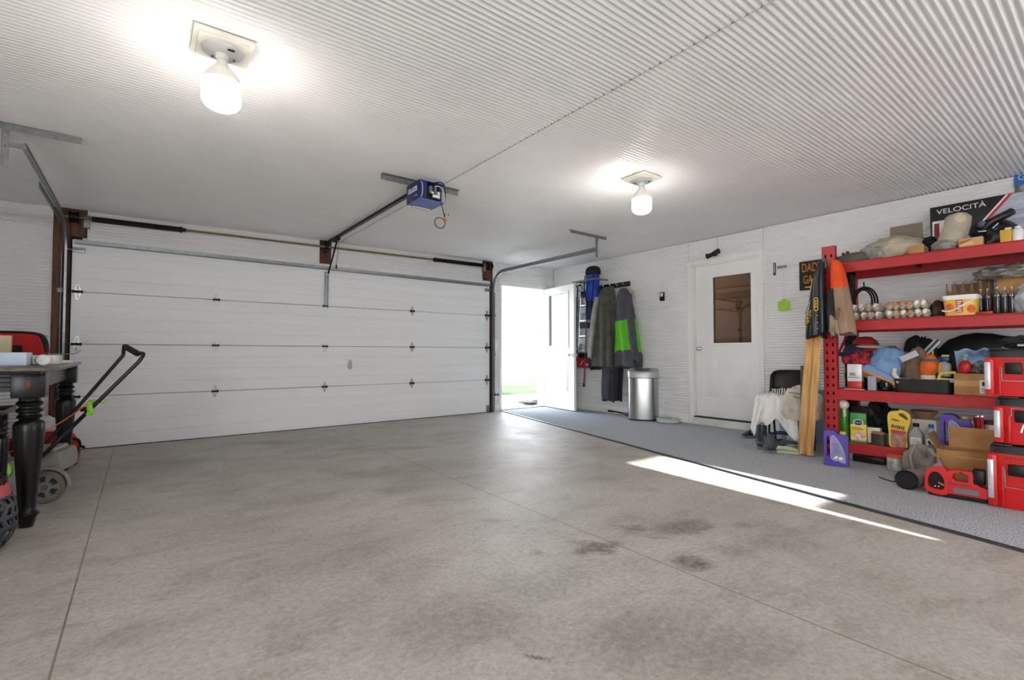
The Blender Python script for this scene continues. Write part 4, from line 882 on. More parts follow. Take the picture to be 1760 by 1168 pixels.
# ------------------------------------------------------------------ helpers for what stands on the shelves
def sit(name, label, cat, px0, px1, pytop, x, lev, d, group=None, turn=0., maxh=None):
    """front face on the plane x; returns thing (local X to the viewer's right, local -Y to the viewer), width, height"""
    y0, y1 = yw(px0, x), yw(px1, x); h = zw((px0+px1)/2, pytop, x)-lev
    t = thing(name, label, cat, (x+d/2, (y0+y1)/2, lev+.003), -PI/2+turn, group)
    return t, y0-y1, (min(h, maxh) if maxh else h)
def box_part(nm, t, c, size, m, bev=.002): q = MB(); q.box(c, size, bev=bev); return q.build(nm, m, t)
def carton(t, w, d, h, m, open_=False):
    q = MB()
    q.box((0, 0, h/2), (w, d, h), bev=.002); return q.build('carton', m, t)
CARD = mat('cardboard', '#a5794a', .85, 0, .1, 8, .1, 60, col2='#b98d5c'); CARD_D = mat('dark_cardboard', '#7d6248', .9, 0, .15, 8)
TAPE = mat('packing_tape', '#c09a63', .3, 0, .05); LABEL = mat('paper_label', '#e6e3db', .6, 0, .04); INK = mat('label_ink', '#3a3a3c', .7)
CLEAR = glass_mat('clear_film', '#dfe5ea', .18, .12)
def lines(t, x0, x1, z0, z1, n, y, m=INK, h=.004, name='print'):
    q = MB()
    for i in range(n):
        z = z0+(z1-z0)*i/max(1, n-1); k = 1-.35*((i*37) % 5)/5; q.box((x0+(x1-x0)*k/2, y, z), ((x1-x0)*k, .001, h))
    return q.build(name, m, t, smooth=False)
# ---- top shelf
l1 = LV[3]
TARP = mat('tan_canvas', '#a39a84', .75, 0, .15, 6, .5, 25, col2='#bdb49d')
t, w_, h_ = sit('canvas_tarp', 'folded tan canvas tarp in clear wrap on the top shelf', 'tarp', 1476, 1584, 398, 5.17, l1, .34)
m_ = MB(); crumple(m_, (w_, .34, h_*.85), 21, .16, 1.5, 4); m_.build('tarp', TARP, t)
m_ = MB(); crumple(m_, (w_*.42, .16, h_*.6), 22, .2, 2.2, 4, m=M.Translation((-w_*.22, -.1, .002))); m_.build('wrap', mat('clear_wrap', '#8d8b84', .15, 0, .3, 12, .5, 30), t)
t, w_, h_ = sit('floor_mat', 'rolled olive mat lying at the upright end of the top shelf', 'mat', 1440, 1492, 434, 5.13, l1, .12)
m_ = MB(); crumple(m_, (w_, .14, max(.05, h_)), 23, .15, 2, 4); m_.build('roll', mat('olive_mat', '#5b574b', .9, 0, .2, 10, .4, 40), t)
t, w_, h_ = sit('clip', 'small dark red clip sticking up beside the canvas tarp', 'clip', 1449, 1461, 433, 5.30, l1, .05)
m_ = MB(); m_.box((0, 0, h_*.4), (w_*.5, .03, h_*.8), bev=.004); m_.box((-w_*.3, 0, h_*.8), (w_*.4, .03, h_*.35), bev=.004); m_.box((w_*.3, 0, h_*.9), (w_*.4, .03, h_*.3), bev=.004); m_.build('clip', mat('dark_red_plastic', '#6f141c', .4), t)
t, w_, h_ = sit('cardboard_panel', 'flat brown-grey cardboard panel leaning on the wall behind the tarp', 'panel', 1534, 1590, 386, 5.62, l1, .02)
m_ = MB(); m_.box((0, 0, h_/2), (w_, .012, h_)); m_.build('panel', mat('grey_cardboard', '#85796b', .9, 0, .08, 6), t)
t, w_, h_ = sit('black_sack', 'black sack slumped between the tarp and the long black box', 'sack', 1562, 1612, 408, 5.32, l1, .2)
m_ = MB(); crumple(m_, (w_, .2, h_), 24, .2, 2, 4); m_.build('sack', BLACK_CLOTH, t)
t, w_, h_ = sit('small_carton', 'small plain cardboard carton at the front of the top shelf by the tarp', 'carton', 1565, 1592, 421, 5.12, l1, .05)
carton(t, w_, .05, h_, CARD)
t, w_, h_ = sit('fleece_bundle', 'tall beige fleece bundle in a plastic bag on the top shelf', 'bundle', 1603, 1662, 367, 5.14, l1, .22)
m_ = MB(); m_.loft([[V((p.x+.05*math.sin(2*z/h_)-.03+(.04*z/h_), p.y, z)) + V((.012*noise.noise(V((p.x*14, p.y*14, z*12))), .02*noise.noise(V((z*9, p.x*12, 3))), 0)) for p in hring(w_*.40*k, .10*k, z, 0, 0, 40, 3)] for z, k in ((0, .8), (h_*.08, 1.0), (h_*.4, .98), (h_*.7, .96), (h_*.92, .95), (h_, .7), (h_*1.02, .3))])
m_.build('fleece', mat('beige_fleece', '#b1a896', .95, 0, .15, 10, .6, 40), t)
m_ = MB(); crumple(m_, (w_*.75, .16, h_*.28), 25, .2, 2, 4, m=M.Translation((-.02, -.06, .002))); m_.build('plastic_bag', mat('clear_wrap', ''), t)
m_ = MB(); m_.ell((w_*.32, -.06, h_*.83), (.05, .04, .055)); m_.build('knot', mat('cream_fleece', '#c6bb9f', .9, 0, .1, 10, .5, 40), t)
t, w_, h_ = sit('long_display_box', 'long black box lettered VELOCITÀ standing against the wall on the top shelf', 'box', 1604, 1830, 356, 5.62, l1, .09)
h_ = zw(1604, 357, 5.62)-l1; NAVY_BK = mat('black_gloss_card', '#1b1d1f', .35, 0, .08, 4); w0 = w_
carton(t, w_, .09, h_, NAVY_BK)
text('VELOCITÀ', .060, mat('print_white', '#e8e8e6', .5), t, (-w_/2+.045, -.0465, h_-.052), align='LEFT', sx=1.15)
m_ = MB(); xx = -w_/2+yw(1604, 5.62)-yw(1741, 5.62)-.075; m_.plate([(xx+.1, h_-.004), (w_/2-.004, h_-.004), (w_/2-.004, .02), (xx-.25, .02)], .001, M.Translation((0, -.0465, 0))); m_.build('photo_panel', mat('blue_grey_print', '#a9b0bf', .4, 0, .25, 5, stretch=(1, 1, 9)), t)
m_ = MB(); m_.plate([(xx+.075, h_-.004), (xx+.1, h_-.004), (xx-.25, .02), (xx-.275, .02)], .0015, M.Translation((0, -.047, 0))); m_.build('red_stripe', mat('stripe_red', '#c21f33', .5), t)
m_ = MB(); m_.plate([(xx+.06, h_-.004), (xx+.075, h_-.004), (xx-.275, .02), (xx-.29, .02)], .0015, M.Translation((0, -.047, 0))); m_.build('white_stripe', mat('print_white', ''), t)
m_ = MB(); m_.box((-w_/2+.07, -.046, h_*.45), (.11, .001, h_*.55)); m_.build('white_panel', mat('print_white', ''), t)
m_ = MB(); m_.box((-w_/2+.045, -.0475, h_*.46), (.035, .001, h_*.44)); m_.build('red_panel', mat('stripe_red_dark', '#8c1420', .5), t)
text('Cordless', .032, mat('print_grey', '#8b8c8c', .5), t, (-w_/2+.50, -.0465, h_-.23), align='LEFT', shear=.3)
t, w_, h_ = sit('snack_carton', 'small tan carton with red and yellow print at the front of the top shelf', 'carton', 1652, 1694, 408, 5.12, l1, .06)
carton(t, w_, .06, h_, mat('light_cardboard', '#c49a6c', .8, 0, .06, 6))
m_ = MB(); m_.plate([(-w_*.45, h_*.55), (0, h_*.85), (w_*.12, h_*.88), (-.02, h_*.6), (-w_*.45, h_*.35)], .001, M.Translation((0, -.0315, 0))); m_.build('red_print', mat('print_red', '#b8322c', .5), t)
m_ = MB(); m_.plate([(-w_*.45, h_*.1), (w_*.1, h_*.25), (w_*.12, h_*.55), (-w_*.45, h_*.3)], .001, M.Translation((0, -.0315, 0))); m_.build('yellow_print', mat('print_yellow', '#d9c07c', .5), t)
t, w_, h_ = sit('grey_tray', 'flat grey tray standing behind the printed tan carton', 'tray', 1646, 1672, 406, 5.21, l1, .02)
box_part('tray', t, (0, 0, h_/2), (w_, .02, h_), mat('grey_box', '#7e7f82', .6))
t, w_, h_ = sit('duffel_bag', 'black bag with purple toggle and shiny buckles in front of the long box', 'bag', 1672, 1748, 366, 5.33, l1, .22)
m_ = MB(); crumple(m_, (w_, .22, h_*.8), 26, .2, 1.6, 4); m_.build('bag', mat('black_nylon', '#121215', .4, 0, .2, 10, .3, 40), t)
m_ = MB(); m_.tube(spline([(-w_*.2, -.09, h_*.55), (0, -.1, h_*.75), (w_*.3, -.08, h_*.9), (w_*.45, -.05, h_*1.0)]), .03, 10); m_.build('strap', mat('black_nylon', ''), t)
m_ = MB(); m_.tube([(-w_*.3, -.11, h_*.52), (-w_*.1, -.115, h_*.50)], .008, 6); m_.tube([(w_*.05, -.12, h_*.55), (w_*.18, -.12, h_*.68)], .007, 6); m_.build('buckle', CHROME, t)
m_ = MB(); m_.ell((-w_*.2, -.10, h_*.72), (.035, .03, .03)); m_.build('toggle', mat('purple_cloth', '#5b568c', .7), t)
t, w_, h_ = sit('yellow_carton', 'small yellow carton on the top shelf in front of the black bag', 'carton', 1724, 1744, 394, 5.12, l1, .06)
carton(t, w_, .05, h_, mat('mustard_card', '#c8a02c', .5, 0, .1, 8))
t, w_, h_ = sit('white_bottle', 'white plastic bottle beside the yellow carton on the top shelf', 'bottle', 1743, 1766, 387, 5.13, l1, .06)
m_ = MB(); m_.lathe([(w_*.45, 0), (w_*.47, .01), (w_*.47, h_*.7), (w_*.3, h_*.85), (w_*.25, h_*.86), (w_*.25, h_)], 20); m_.build('body', mat('white_bottle_plastic', '#dfe1e2', .4), t)
m_ = MB(); m_.box((-w_*.75, .02, h_*.9), (w_*.5, .04, h_*.2)); m_.build('spout', mat('pale_yellow', '#dcd6a8', .5), t)
# poster on the wall
t = thing('wall_poster', 'blue poster on the white wall above the long black box', 'poster', (XR-.012, yw(1752, XR)-.2, zw(1752, 318, XR)), -PI/2)
box_part('sheet', t, (0, 0, 0), (.40, .006, .2), mat('poster_blue', '#2a6ab4', .5, 0, .1, 4), 0)
m_ = MB(); m_.box((-.1, -.004, -.05), (.2, .002, .09)); m_.build('photo', mat('poster_dark', '#2d2f33', .5, 0, .5, 9, col2='#d9d9d6'), t)
text('GM', .07, mat('poster_cyan', '#a8dcf0', .5), t, (-.18, -.0045, .06), align='LEFT')
# ---- second shelf: eggs, pail, bottles
l2 = LV[2]
PULP = mat('egg_tray_pulp', '#bfb5a7', .95, 0, .12, 14, .5, 60)
def egg_tray_mesh(nx, ny):
    q = MB(); P_ = .047; k = 8; NX, NY = nx*k, ny*k; vs = []
    for j in range(NY+1):
        for i in range(NX+1):
            u, v = i/k, j/k
            zz = .5-.25*(math.cos(2*PI*u)*-1+math.cos(2*PI*v)*-1)*-1
            vs.append(V(((u-nx/2)*P_, (v-ny/2)*P_, .006+.04*max(0., min(1., .5+.36*(math.cos(2*PI*u)+math.cos(2*PI*v)))))))
    q.faces(vs, [(j*(NX+1)+i, j*(NX+1)+i+1, (j+1)*(NX+1)+i+1, (j+1)*(NX+1)+i) for j in range(NY) for i in range(NX)])
    return q
EGG_W = mat('white_egg', '#f6f2ea', .45, 0, .03, 6); EGG_B = mat('brown_egg', '#c08a5a', .45, 0, .12, 8); EGG_T = mat('tan_egg', '#d3ab84', .45, 0, .1, 8)
random.seed(11)
egg_proto = {}
def egg(x, y, z, m, label, rot):
    if m.name not in egg_proto:
        q = MB(); q.lathe([(.001, -.026), (.011, -.0235), (.0185, -.015), (.0212, -.003), (.0205, .008), (.016, .02), (.009, .027), (.001, .030)], 16)
        o = q.build('egg', m); tag(o, label, 'egg', 'eggs in the pulp trays'); egg_proto[m.name] = o
    else: o = dup(egg_proto[m.name], label=label)
    o.location = (x, y, z); o.rotation_euler = rot
    return o
def tray_of_eggs(px0, px1, z, x, where, ncol, dx=0.):
    yc = (yw(px0, x)+yw(px1, x))/2; wd = yw(px0, x)-yw(px1, x); s = wd/(ncol*.047)
    t = thing('egg_tray', f'grey pulp egg tray, {where}', 'egg tray', (x+.05*2.5*s, yc, z), -PI/2, 'egg trays on the second shelf')
    o = egg_tray_mesh(ncol, 5).build('tray', PULP, t, solid=.003, angle=80); o.scale = (s, s, s)
    t.scale = (1, 1, 1)
    for r in range(3):
        for c in range(ncol):
            if r == 2 and c % 2: continue
            y = yc+wd/2-(c+.5)*.047*s; xx = x+(r+.5)*.047*s+.008
            k = random.random(); m, nm = (EGG_W, 'white') if k < .5 else ((EGG_B, 'brown') if k < .78 else (EGG_T, 'tan'))
            egg(xx, y, z+.047, m, f'{nm} egg in the {where}', (random.uniform(-.25, .25), random.uniform(-.25, .25), 0))
TH = .072
tray_of_eggs(1452, 1514, l2, 5.18, 'lower tray of the stack nearest the tan vest', 5)
tray_of_eggs(1450, 1510, l2+TH+.004, 5.19, 'upper tray of the stack nearest the tan vest', 5)
tray_of_eggs(1522, 1597, l2, 5.16, 'lower tray of the stack nearest the yellow pail', 6)
tray_of_eggs(1522, 1594, l2+TH+.004, 5.17, 'upper tray of the stack nearest the yellow pail', 6)
t, w_, h_ = sit('leather_pouch', 'dark brown leather pouch between the egg trays and the yellow pail', 'pouch', 1601, 1622, 513, 5.26, l2, .12)
m_ = MB(); crumple(m_, (w_*1.2, .12, h_*.8), 31, .2, 2, 4); m_.build('pouch', mat('dark_brown_leather', '#3b2a1f', .55, 0, .3, 8, .3, 40), t)
t, w_, h_ = sit('plastic_pail', 'yellow food pail with white lid and swing handle on the second shelf', 'pail', 1620, 1683, 507, 5.14, l2, .17)
YEL = mat('pail_yellow', '#e9b62f', .4, 0, .12, 6, col2='#f0cd5c')
m_ = MB(); m_.loft([hring(w_*.44, .075, z, 0, 0, 36, 5) if z < .01 else hring(w_*.48, .085, z, 0, 0, 36, 5) for z in (0, h_*.82)]); m_.build('body', YEL, t)
m_ = MB(); m_.loft([hring(w_*k, .09*k*2, z, 0, 0, 36, 5) for z, k in ((h_*.78, .5), (h_*.95, .52), (h_, .50))]); m_.build('lid', mat('pail_white', '#eceae6', .4), t)
m_ = MB(); m_.tube(spline([(-w_*.48, -.05, h_*.3), (-w_*.45, -.10, h_*.24), (-w_*.25, -.105, h_*.22), (0, -.105, h_*.38), (w_*.3, -.1, h_*.66), (w_*.46, -.06, h_*.8)]), .006, 8); m_.build('handle', mat('pail_white', ''), t)
lb = box_part('red_label', t, (-.0, -.081, h_*.45), (w_*.19, .008, h_*.62), mat('label_red', '#c4232e', .5), .001)
lines(t, -w_*.07, w_*.07, h_*.2, h_*.68, 6, -.0857, mat('print_white', ''), .008)
for a_, b_ in ((-.28, .42), (.32, .3)):
    m_ = MB(); m_.plate(circ(w_*.12, 18, w_*a_, h_*b_, h_*.2), .006, M.Translation((0, -.083, 0))); m_.build('food_picture', mat('print_orange', '#dd6a2a', .5, 0, .3, 30), t)
t, w_, h_ = sit('bottle_carton', 'brown carton with scalloped bottle dividers behind the yellow pail', 'carton', 1629, 1704, 483, 5.38, l2, .2)
sc = [(-w_/2, 0), (w_/2, 0), (w_/2, h_*.9)]
n5 = 5
for i in range(n5):
    xc_ = w_/2-(i+.5)*w_/n5; r_ = w_/n5*.4; sc += [(xc_+r_*math.cos(a), h_*.98-(h_*.30)*math.sin(a)) for a in [PI*j/8 for j in range(9)]]
sc += [(-w_/2, h_*.98)]
m_ = MB(); m_.plate(sc, .006, M.Translation((0, -.1, 0))); m_.box((0, 0.0, h_*.3), (w_, .19, h_*.6)); m_.box((0, .095, h_*.5), (w_, .006, h_)); m_.build('carton', CARD_D, t, smooth=False)
lb = box_part('label', t, (-w_*.12, -.102, h_*.35), (w_*.4, .002, h_*.3), mat('label_green', '#6f8d62', .6), 0)
t, w_, h_ = sit('food_tin', 'red and yellow flat tin under the dark bottles beside the pail', 'tin', 1680, 1708, 538, 5.14, l2, .14)
box_part('tin', t, (0, 0, max(.02, h_)/2), (w_, .14, max(.02, h_)), mat('tin_red', '#b0291f', .4, 0, .3, 14), .003)
BOT = mat('dark_bottle_glass', '#2a2c30', .12, 0, .15, 8, spec=.7); BOTC = glass_mat('clear_bottle_glass', '#b9c4c8', .25)
def bottle(px0, px1, pyt, x, label, lev):
    t, w_, h_ = sit('glass_bottle', label, 'bottle', px0, px1, pyt, x, lev, .07, 'dark bottles on the second shelf'); r = w_*.48
    m_ = MB(); m_.lathe([(r*.9, 0), (r, .006), (r, h_*.62), (r*.98, h_*.66)], 22); m_.build('filled_body', BOT, t)
    m_ = MB(); m_.lathe([(r*.98, h_*.66), (r*.9, h_*.74), (r*.45, h_*.85), (r*.3, h_*.9), (r*.3, h_)], 22); m_.build('neck', BOTC, t)
    m_ = MB(); m_.lathe([(r*.33, h_*.96), (r*.33, h_*1.01)], 14); m_.build('cap', mat('steel_cap', '#a8abad', .3, .8), t)
for a, b_, c, x_, nm in ((1681, 1692, 497, 5.30, 'first dark filled bottle beside the yellow pail'), (1692, 1704, 496, 5.30, 'second dark filled bottle from the yellow pail'),
        (1708, 1722, 493, 5.14, 'third dark filled bottle from the yellow pail, at the shelf edge'), (1721, 1735, 493, 5.14, 'fourth dark filled bottle from the yellow pail, at the shelf edge'), (1734, 1747, 493, 5.14, 'dark filled bottle beside the clear plastic bag')):
    bottle(a, b_, c, x_, nm, l2 if x_ < 5.2 else l2)
t, w_, h_ = sit('shipping_carton', 'plain brown carton at the back of the second shelf behind the bottles', 'carton', 1717, 1800, 476, 5.42, l2, .24)
carton(t, w_, .24, h_, CARD); bz = l2+h_+.001; bw = w_; by = t.location.y
t = thing('plastic_sheet', 'crumpled clear plastic sheet lying on the brown carton of the second shelf', 'plastic sheet', (5.50, by+.05, bz), -PI/2)
m_ = MB(); crumple(m_, (.34, .3, .10), 33, .3, 2, 4); m_.build('sheet', mat('clear_wrap', ''), t)
m_ = MB(); m_.tube([(-.0, -.15, .045), (.2, -.15, .055)], .009, 8); m_.build('white_rod', mat('pail_white', ''), t)
t, w_, h_ = sit('plastic_bag', 'clear zip bag of small parts at the near end of the second shelf', 'bag', 1742, 1790, 492, 5.13, l2, .12)
m_ = MB(); crumple(m_, (w_, .12, h_), 34, .18, 1.8, 4); m_.build('bag', mat('zip_bag', '#a7adb2', .12, 0, .3, 16, .5, 40, alpha=.75), t)
# ---- third shelf
l3 = LV[1]
def cloth(name, label, cat, px0, px1, pyt, x, lev, d, m, seed, amp=.25, fr=2.2, z=None):
    t, w_, h_ = sit(name, label, cat, px0, px1, pyt, x, lev, d)
    q = MB(); crumple(q, (w_, d, h_), seed, amp, fr, 4); q.build('cloth', m, t, angle=80); return t
SH3 = 5.12
t, w_, h_ = sit('dark_backpack', 'dark bundle under the red and white cap at the upright end of the third shelf', 'bag', 1452, 1512, 612, 5.40, l3, .14)
m_ = MB(); crumple(m_, (w_, .14, h_), 40, .15, 1.6, 4); m_.build('bag', BLACK_CLOTH, t); ztop = l3+h_
t = thing('baseball_cap', 'red and white cap crowning the pile on the third shelf', 'cap', (5.40, yw(1487, 5.40), zw(1487, 598, 5.4)-.01), -PI/2)
m_ = MB(); m_.lathe([(.10, 0), (.102, .03), (.09, .08), (.05, .115), (.005, .12)], 24); m_.build('crown', mat('cap_red', '#a01820', .8, 0, .1, 8), t)
m_ = MB(); m_.ell((.06, -.09, .025), (.13, .09, .014), rot=(.1, .05, .2)); m_.build('brim', mat('cap_white', '#c9c6c2', .8), t)
m_ = MB(); m_.ell((.05, -.095, .0), (.07, .05, .02), rot=(.2, 0, .2)); m_.build('under_brim', mat('cap_red', ''), t)
t = thing('navy_cap', 'navy cap with white edge under the red and white cap', 'cap', (5.30, yw(1470, 5.30), zw(1470, 607, 5.3)-.02), -PI/2)
m_ = MB(); m_.ell((0, 0, .045), (.10, .09, .06)); m_.build('crown', mat('navy_cloth', '#1d2747', .85, 0, .2, 10), t)
m_ = MB(); m_.ell((-.06, -.07, .02), (.09, .06, .01), rot=(.3, -.2, .3)); m_.build('brim', mat('navy_cloth', ''), t)
cloth('plaid_shirt', 'crumpled red and navy shirt above the white and red can', 'shirt', 1446, 1490, 603, 5.19, l3+.23, .16, mat('red_navy_plaid', '#14141f', .85, 0, .4, 22, .3, 50, col2='#c22b3a'), 41)
cloth('olive_cap', 'small olive cloth wedged under the caps on the third shelf', 'cloth', 1482, 1516, 593, 5.32, l3+.26, .12, mat('olive_cloth', '#45473a', .9, 0, .3, 14, .3, 50), 42)
t, w_, h_ = sit('metal_can', 'rectangular white and red metal can at the upright end of the third shelf', 'can', 1453, 1480, 625, 5.14, l3, .10, turn=.12)
box_part('body', t, (0, 0, h_*.31/2), (w_*.9, .10, h_*.31), mat('can_red', '#b5231f', .35, .1), .004)
box_part('white_sleeve', t, (0, 0, h_*.64), (w_*.9, .10, h_*.66), mat('can_white', '#d9d9d9', .35, .1), .004)
m_ = MB(); m_.cyl((0.01, 0, h_*.97), (.01, 0, h_*1.02), .02, n=16); m_.build('cap', mat('print_red', ''), t)
lines(t, -w_*.3, w_*.1, h_*.56, h_*.62, 2, -.0515, INK, .007); lines(t, -w_*.38, w_*.35, h_*.46, h_*.48, 2, -.0515, mat('print_grey', ''), .004)
t, w_, h_ = sit('steel_tray', 'thin pale tray edge under the white and red can', 'tray', 1450, 1484, 664.5, 5.115, l3, .03)
box_part('tray', t, (0, -.012, .003), (w_, .022, .006), mat('cap_white', ''), .001)
LBLUE = mat('light_blue_cloth', '#7fa3cf', .85, 0, .12, 6, .35, 40)
cloth('blue_hoodie', 'crumpled light blue hoodie heaped on the third shelf', 'hoodie', 1485, 1550, 602, 5.24, l3+.1, .2, LBLUE, 43, .28, 2.0)
p_ = V((5.18, yw(1506, 5.18), zw(1506, 652, 5.18)))
sk = shoe('skate_shoe', 'light blue shoe with a tan gum sole tilted under the blue hoodie', p_, -PI/2, .29, .10, .09, .11, mat('blue_canvas', '#7f9fc9', .8, 0, .08, 10, .2, 60), mat('gum_sole', '#b98962', .6), True)
sk.rotation_euler = (math.radians(-35), math.radians(24), -PI/2)
t, w_, h_ = sit('clear_case', 'upright frosted clear plastic case beside the white and red can', 'case', 1490, 1504, 647, 5.13, l3, .03)
box_part('case', t, (0, 0, h_/2), (w_, .03, h_), mat('frosted_plastic', '#9fa3b5', .3, 0, .05), .002)
t, w_, h_ = sit('black_jar', 'squat black jar with a shiny edge beside the frosted case', 'jar', 1507, 1531, 653, 5.14, l3, .10)
m_ = MB(); m_.lathe([(w_*.44, 0), (w_*.48, .008), (w_*.48, h_*.8), (w_*.45, h_*.9), (w_*.4, h_)], 26); m_.build('jar', mat('black_gloss', '#141414', .15), t)
t, w_, h_ = sit('black_bin', 'low black plastic bin full of bottles and gloves on the third shelf', 'bin', 1532, 1635, 652, 5.13, l3, .26)
BB = mat('black_bin_plastic', '#1c1b1a', .45, 0, .2, 8); bw_, bh_ = w_, h_
m_ = MB(); m_.loft([hring(w_*.47, .115, .0, 0, 0, 40, 8), hring(w_*.5, .13, h_, 0, 0, 40, 8), hring(w_*.485, .12, h_, 0, 0, 40, 8), hring(w_*.47, .11, h_*.6, 0, 0, 40, 8)]); m_.build('body', BB, t)
bx, byy = 5.13+.13, t.location.y; zin = l3+bh_*.62
def inb(name, label, cat, px, py, x): return thing(name, label, cat, (x, yw(px, x), zw(px, py, x)), -PI/2)
cloth('brown_gloves', 'brown leather work gloves heaped in the black bin', 'gloves', 1550, 1592, 606, 5.22, zin, .13, mat('tan_glove_leather', '#77604f', .8, 0, .2, 7, .35, 40), 44, .25, 2.6)
cloth('black_trousers', 'black trousers with white side stripes above the black bin', 'trousers', 1552, 1604, 588, 5.38, zin, .16, mat('black_track_cloth', '#17181a', .85, 0, .2, 10), 45, .25, 1.8)
t = inb('reflective_strap', 'white and grey reflective strap end rising above the black bin', 'strap', 1594, 603, 5.34); t.rotation_euler = (0, math.radians(38), -PI/2)
box_part('strap', t, (0, 0, .04), (.05, .012, .16), mat('reflective_grey', '#b7bbc4', .4), .003); box_part('stripe', t, (0, -.008, .04), (.016, .004, .16), INK, 0)
t = inb('reflective_strap', 'grey reflective strap lying over the brown gloves', 'strap', 1562, 612, 5.2); t.rotation_euler = (0, math.radians(62), -PI/2)
box_part('strap', t, (0, 0, 0), (.05, .012, .13), mat('reflective_grey', ''), .003)
t = inb('orange_beanie', 'orange knit hat with a striped band in the black bin', 'hat', 1596, 634, 5.19)
m_ = MB(); m_.ell((0, 0, .02), (.06, .06, .105), rot=(0, .15, 0)); m_.build('hat', mat('orange_knit', '#d7661f', .85, 0, .15, 20, .4, 80), t)
m_ = MB(); m_.loft([hring(.058, .058, z, .01, 0, 24, 2) for z in (.065, .085)]); m_.build('band', mat('band_grey', '#45586a', .8), t)
m_ = MB(); m_.loft([hring(.05, .052, z, -.005, 0, 24, 2) for z in (-.085, -.05)]); m_.build('hem', mat('cap_white', ''), t)
t = inb('spray_nozzle', 'white spray nozzle leaning on the rim of the black bin', 'nozzle', 1541, 650, 5.17); t.rotation_euler = (0, -.5, -PI/2)
m_ = MB(); m_.tube([(0, 0, -.03), (0, 0, .05), (.03, 0, .085)], [.022, .02, .018], 12); m_.ell((.0, -.012, -.03), (.026, .022, .026)); m_.build('nozzle', mat('ivory_plastic', '#cfcdbd', .4), t)
t = inb('clear_bottle', 'clear small bottle lying among the gloves in the black bin', 'bottle', 1556, 654, 5.17); t.rotation_euler = (0, PI/2, -PI/2)
m_ = MB(); m_.lathe([(.018, -.05), (.024, -.045), (.024, .03), (.012, .045), (.012, .06)], 16); m_.build('bottle', mat('clear_grey_plastic', ''), t)
t = inb('yellow_caulk_gun', 'yellow tool lying along the rim of the black bin', 'tool', 1584, 655, 5.17); t.rotation_euler = (0, PI/2-.08, -PI/2)
m_ = MB(); m_.tube([(0, 0, -.09), (0, 0, .09)], .022, 10); m_.build('barrel', mat('tool_yellow', '#d1a91f', .4), t)
m_ = MB(); m_.tube([(0, 0, -.12), (0, 0, -.085)], .027, 12); m_.build('collar', mat('grey_module', ''), t)
t = inb('stapler', 'grey and yellow staple gun standing in the black bin', 'staple gun', 1621, 650, 5.16)
m_ = MB(); m_.plate(smooth_outline([(-.055, -.06), (-.03, .03), (0, .055), (.07, .06), (.07, .04), (.0, .035), (-.015, .005), (.07, .0), (.07, -.03), (-.03, -.03), (-.04, -.06)], 2), .03, M.Translation((0, -.015, 0))); m_.build('body', mat('pale_tool_yellow', '#cdbf57', .4), t, bev=.003)
m_ = MB(); m_.box((.025, 0, -.016), (.09, .036, .022), bev=.003); m_.build('grip', mat('grey_grip', '#8d9299', .4), t)
t = inb('spray_bottle', 'grey bottle with yellow stripe and blue trigger head behind the staple gun', 'spray bottle', 1622, 632, 5.25)
m_ = MB(); m_.loft([hring(.045, .035, z, 0, 0, 20, 3) for z in (-.07, .03)]+[hring(.018, .016, .055, 0, 0, 20, 2)]); m_.build('body', mat('grey_spray', '#a3a7a8', .4), t)
m_ = MB(); m_.box((-.02, -.033, .0), (.022, .008, .09)); m_.build('stripe', mat('tool_yellow', ''), t)
m_ = MB(); m_.box((0, 0, .075), (.07, .03, .035), bev=.006); m_.box((-.03, -.0, .05), (.014, .02, .04)); m_.build('trigger_head', mat('deep_blue', '#26357c', .4), t)
m_ = MB(); m_.box((.01, 0, .1), (.05, .028, .018), bev=.006); m_.build('nozzle_cap', mat('lime_yellow', '#c6cf35', .4), t)
t = inb('yellow_stick', 'thin yellow stick standing upright behind the black bin', 'stick', 1603, 610, 5.36)
box_part('stick', t, (0, 0, -.06), (.012, .008, .22), mat('lime_yellow', ''), .001)
cloth('garment_bag', 'large black garment bag arched along the back of the third shelf', 'garment bag', 1592, 1790, 576, 5.47, l3, .2, mat('black_garment_bag', '#15161a', .5, 0, .2, 6, .35, 30), 46, .06, 1.4)
t, w_, h_ = sit('shipping_box', 'brown cardboard box with a white shipping label beside the red tool boxes', 'box', 1638, 1722, 643, 5.115, l3, .28)
carton(t, w_, .28, h_, CARD); bt = l3+h_+.001
box_part('tape', t, (0, -.1405, h_*.55), (w_*.98, .001, h_*.26), TAPE, 0)
lb = box_part('shipping_label', t, (w_*.14, -.142, h_*.42), (w_*.20, .001, h_*.6), LABEL, 0)
box_part('barcode_block', t, (w_*.14, -.143, h_*.55), (w_*.1, .001, h_*.2), INK, 0); lines(t, w_*.07, w_*.21, h_*.2, h_*.34, 3, -.143, INK, .004)
t = thing('red_rubber_bulb', 'round red rubber bulb on top of the labelled cardboard box', 'rubber bulb', (5.17, yw(1658.5, 5.17), bt), -PI/2)
m_ = MB(); m_.lathe([(.02, 0), (.038, .012), (.044, .04), (.04, .07), (.025, .095), (.012, .105)], 22); m_.build('bulb', mat('glossy_red', '#c31219', .25), t)
m_ = MB(); m_.lathe([(.011, .103), (.011, .13), (.018, .135), (.014, .15), (.002, .153)], 14); m_.build('valve', mat('pale_teal', '#8aa79c', .4), t)
t = thing('blue_shop_towel', 'pale blue towel draped behind the red rubber bulb', 'towel', (5.26, yw(1688, 5.26), bt+.03), -PI/2)
m_ = MB(); N = 22; vs = []
for i in range(N+1):
    for j in range(N+1):
        u, v = i/N*2-1, j/N; vs.append(V((u*.15, -.08+.1*v, .16-.13*v*(1-.0)*(.4+abs(u))+.018*math.sin(9*u+2*v)+.02*noise.noise(V((u*3, v*3, 8))))))
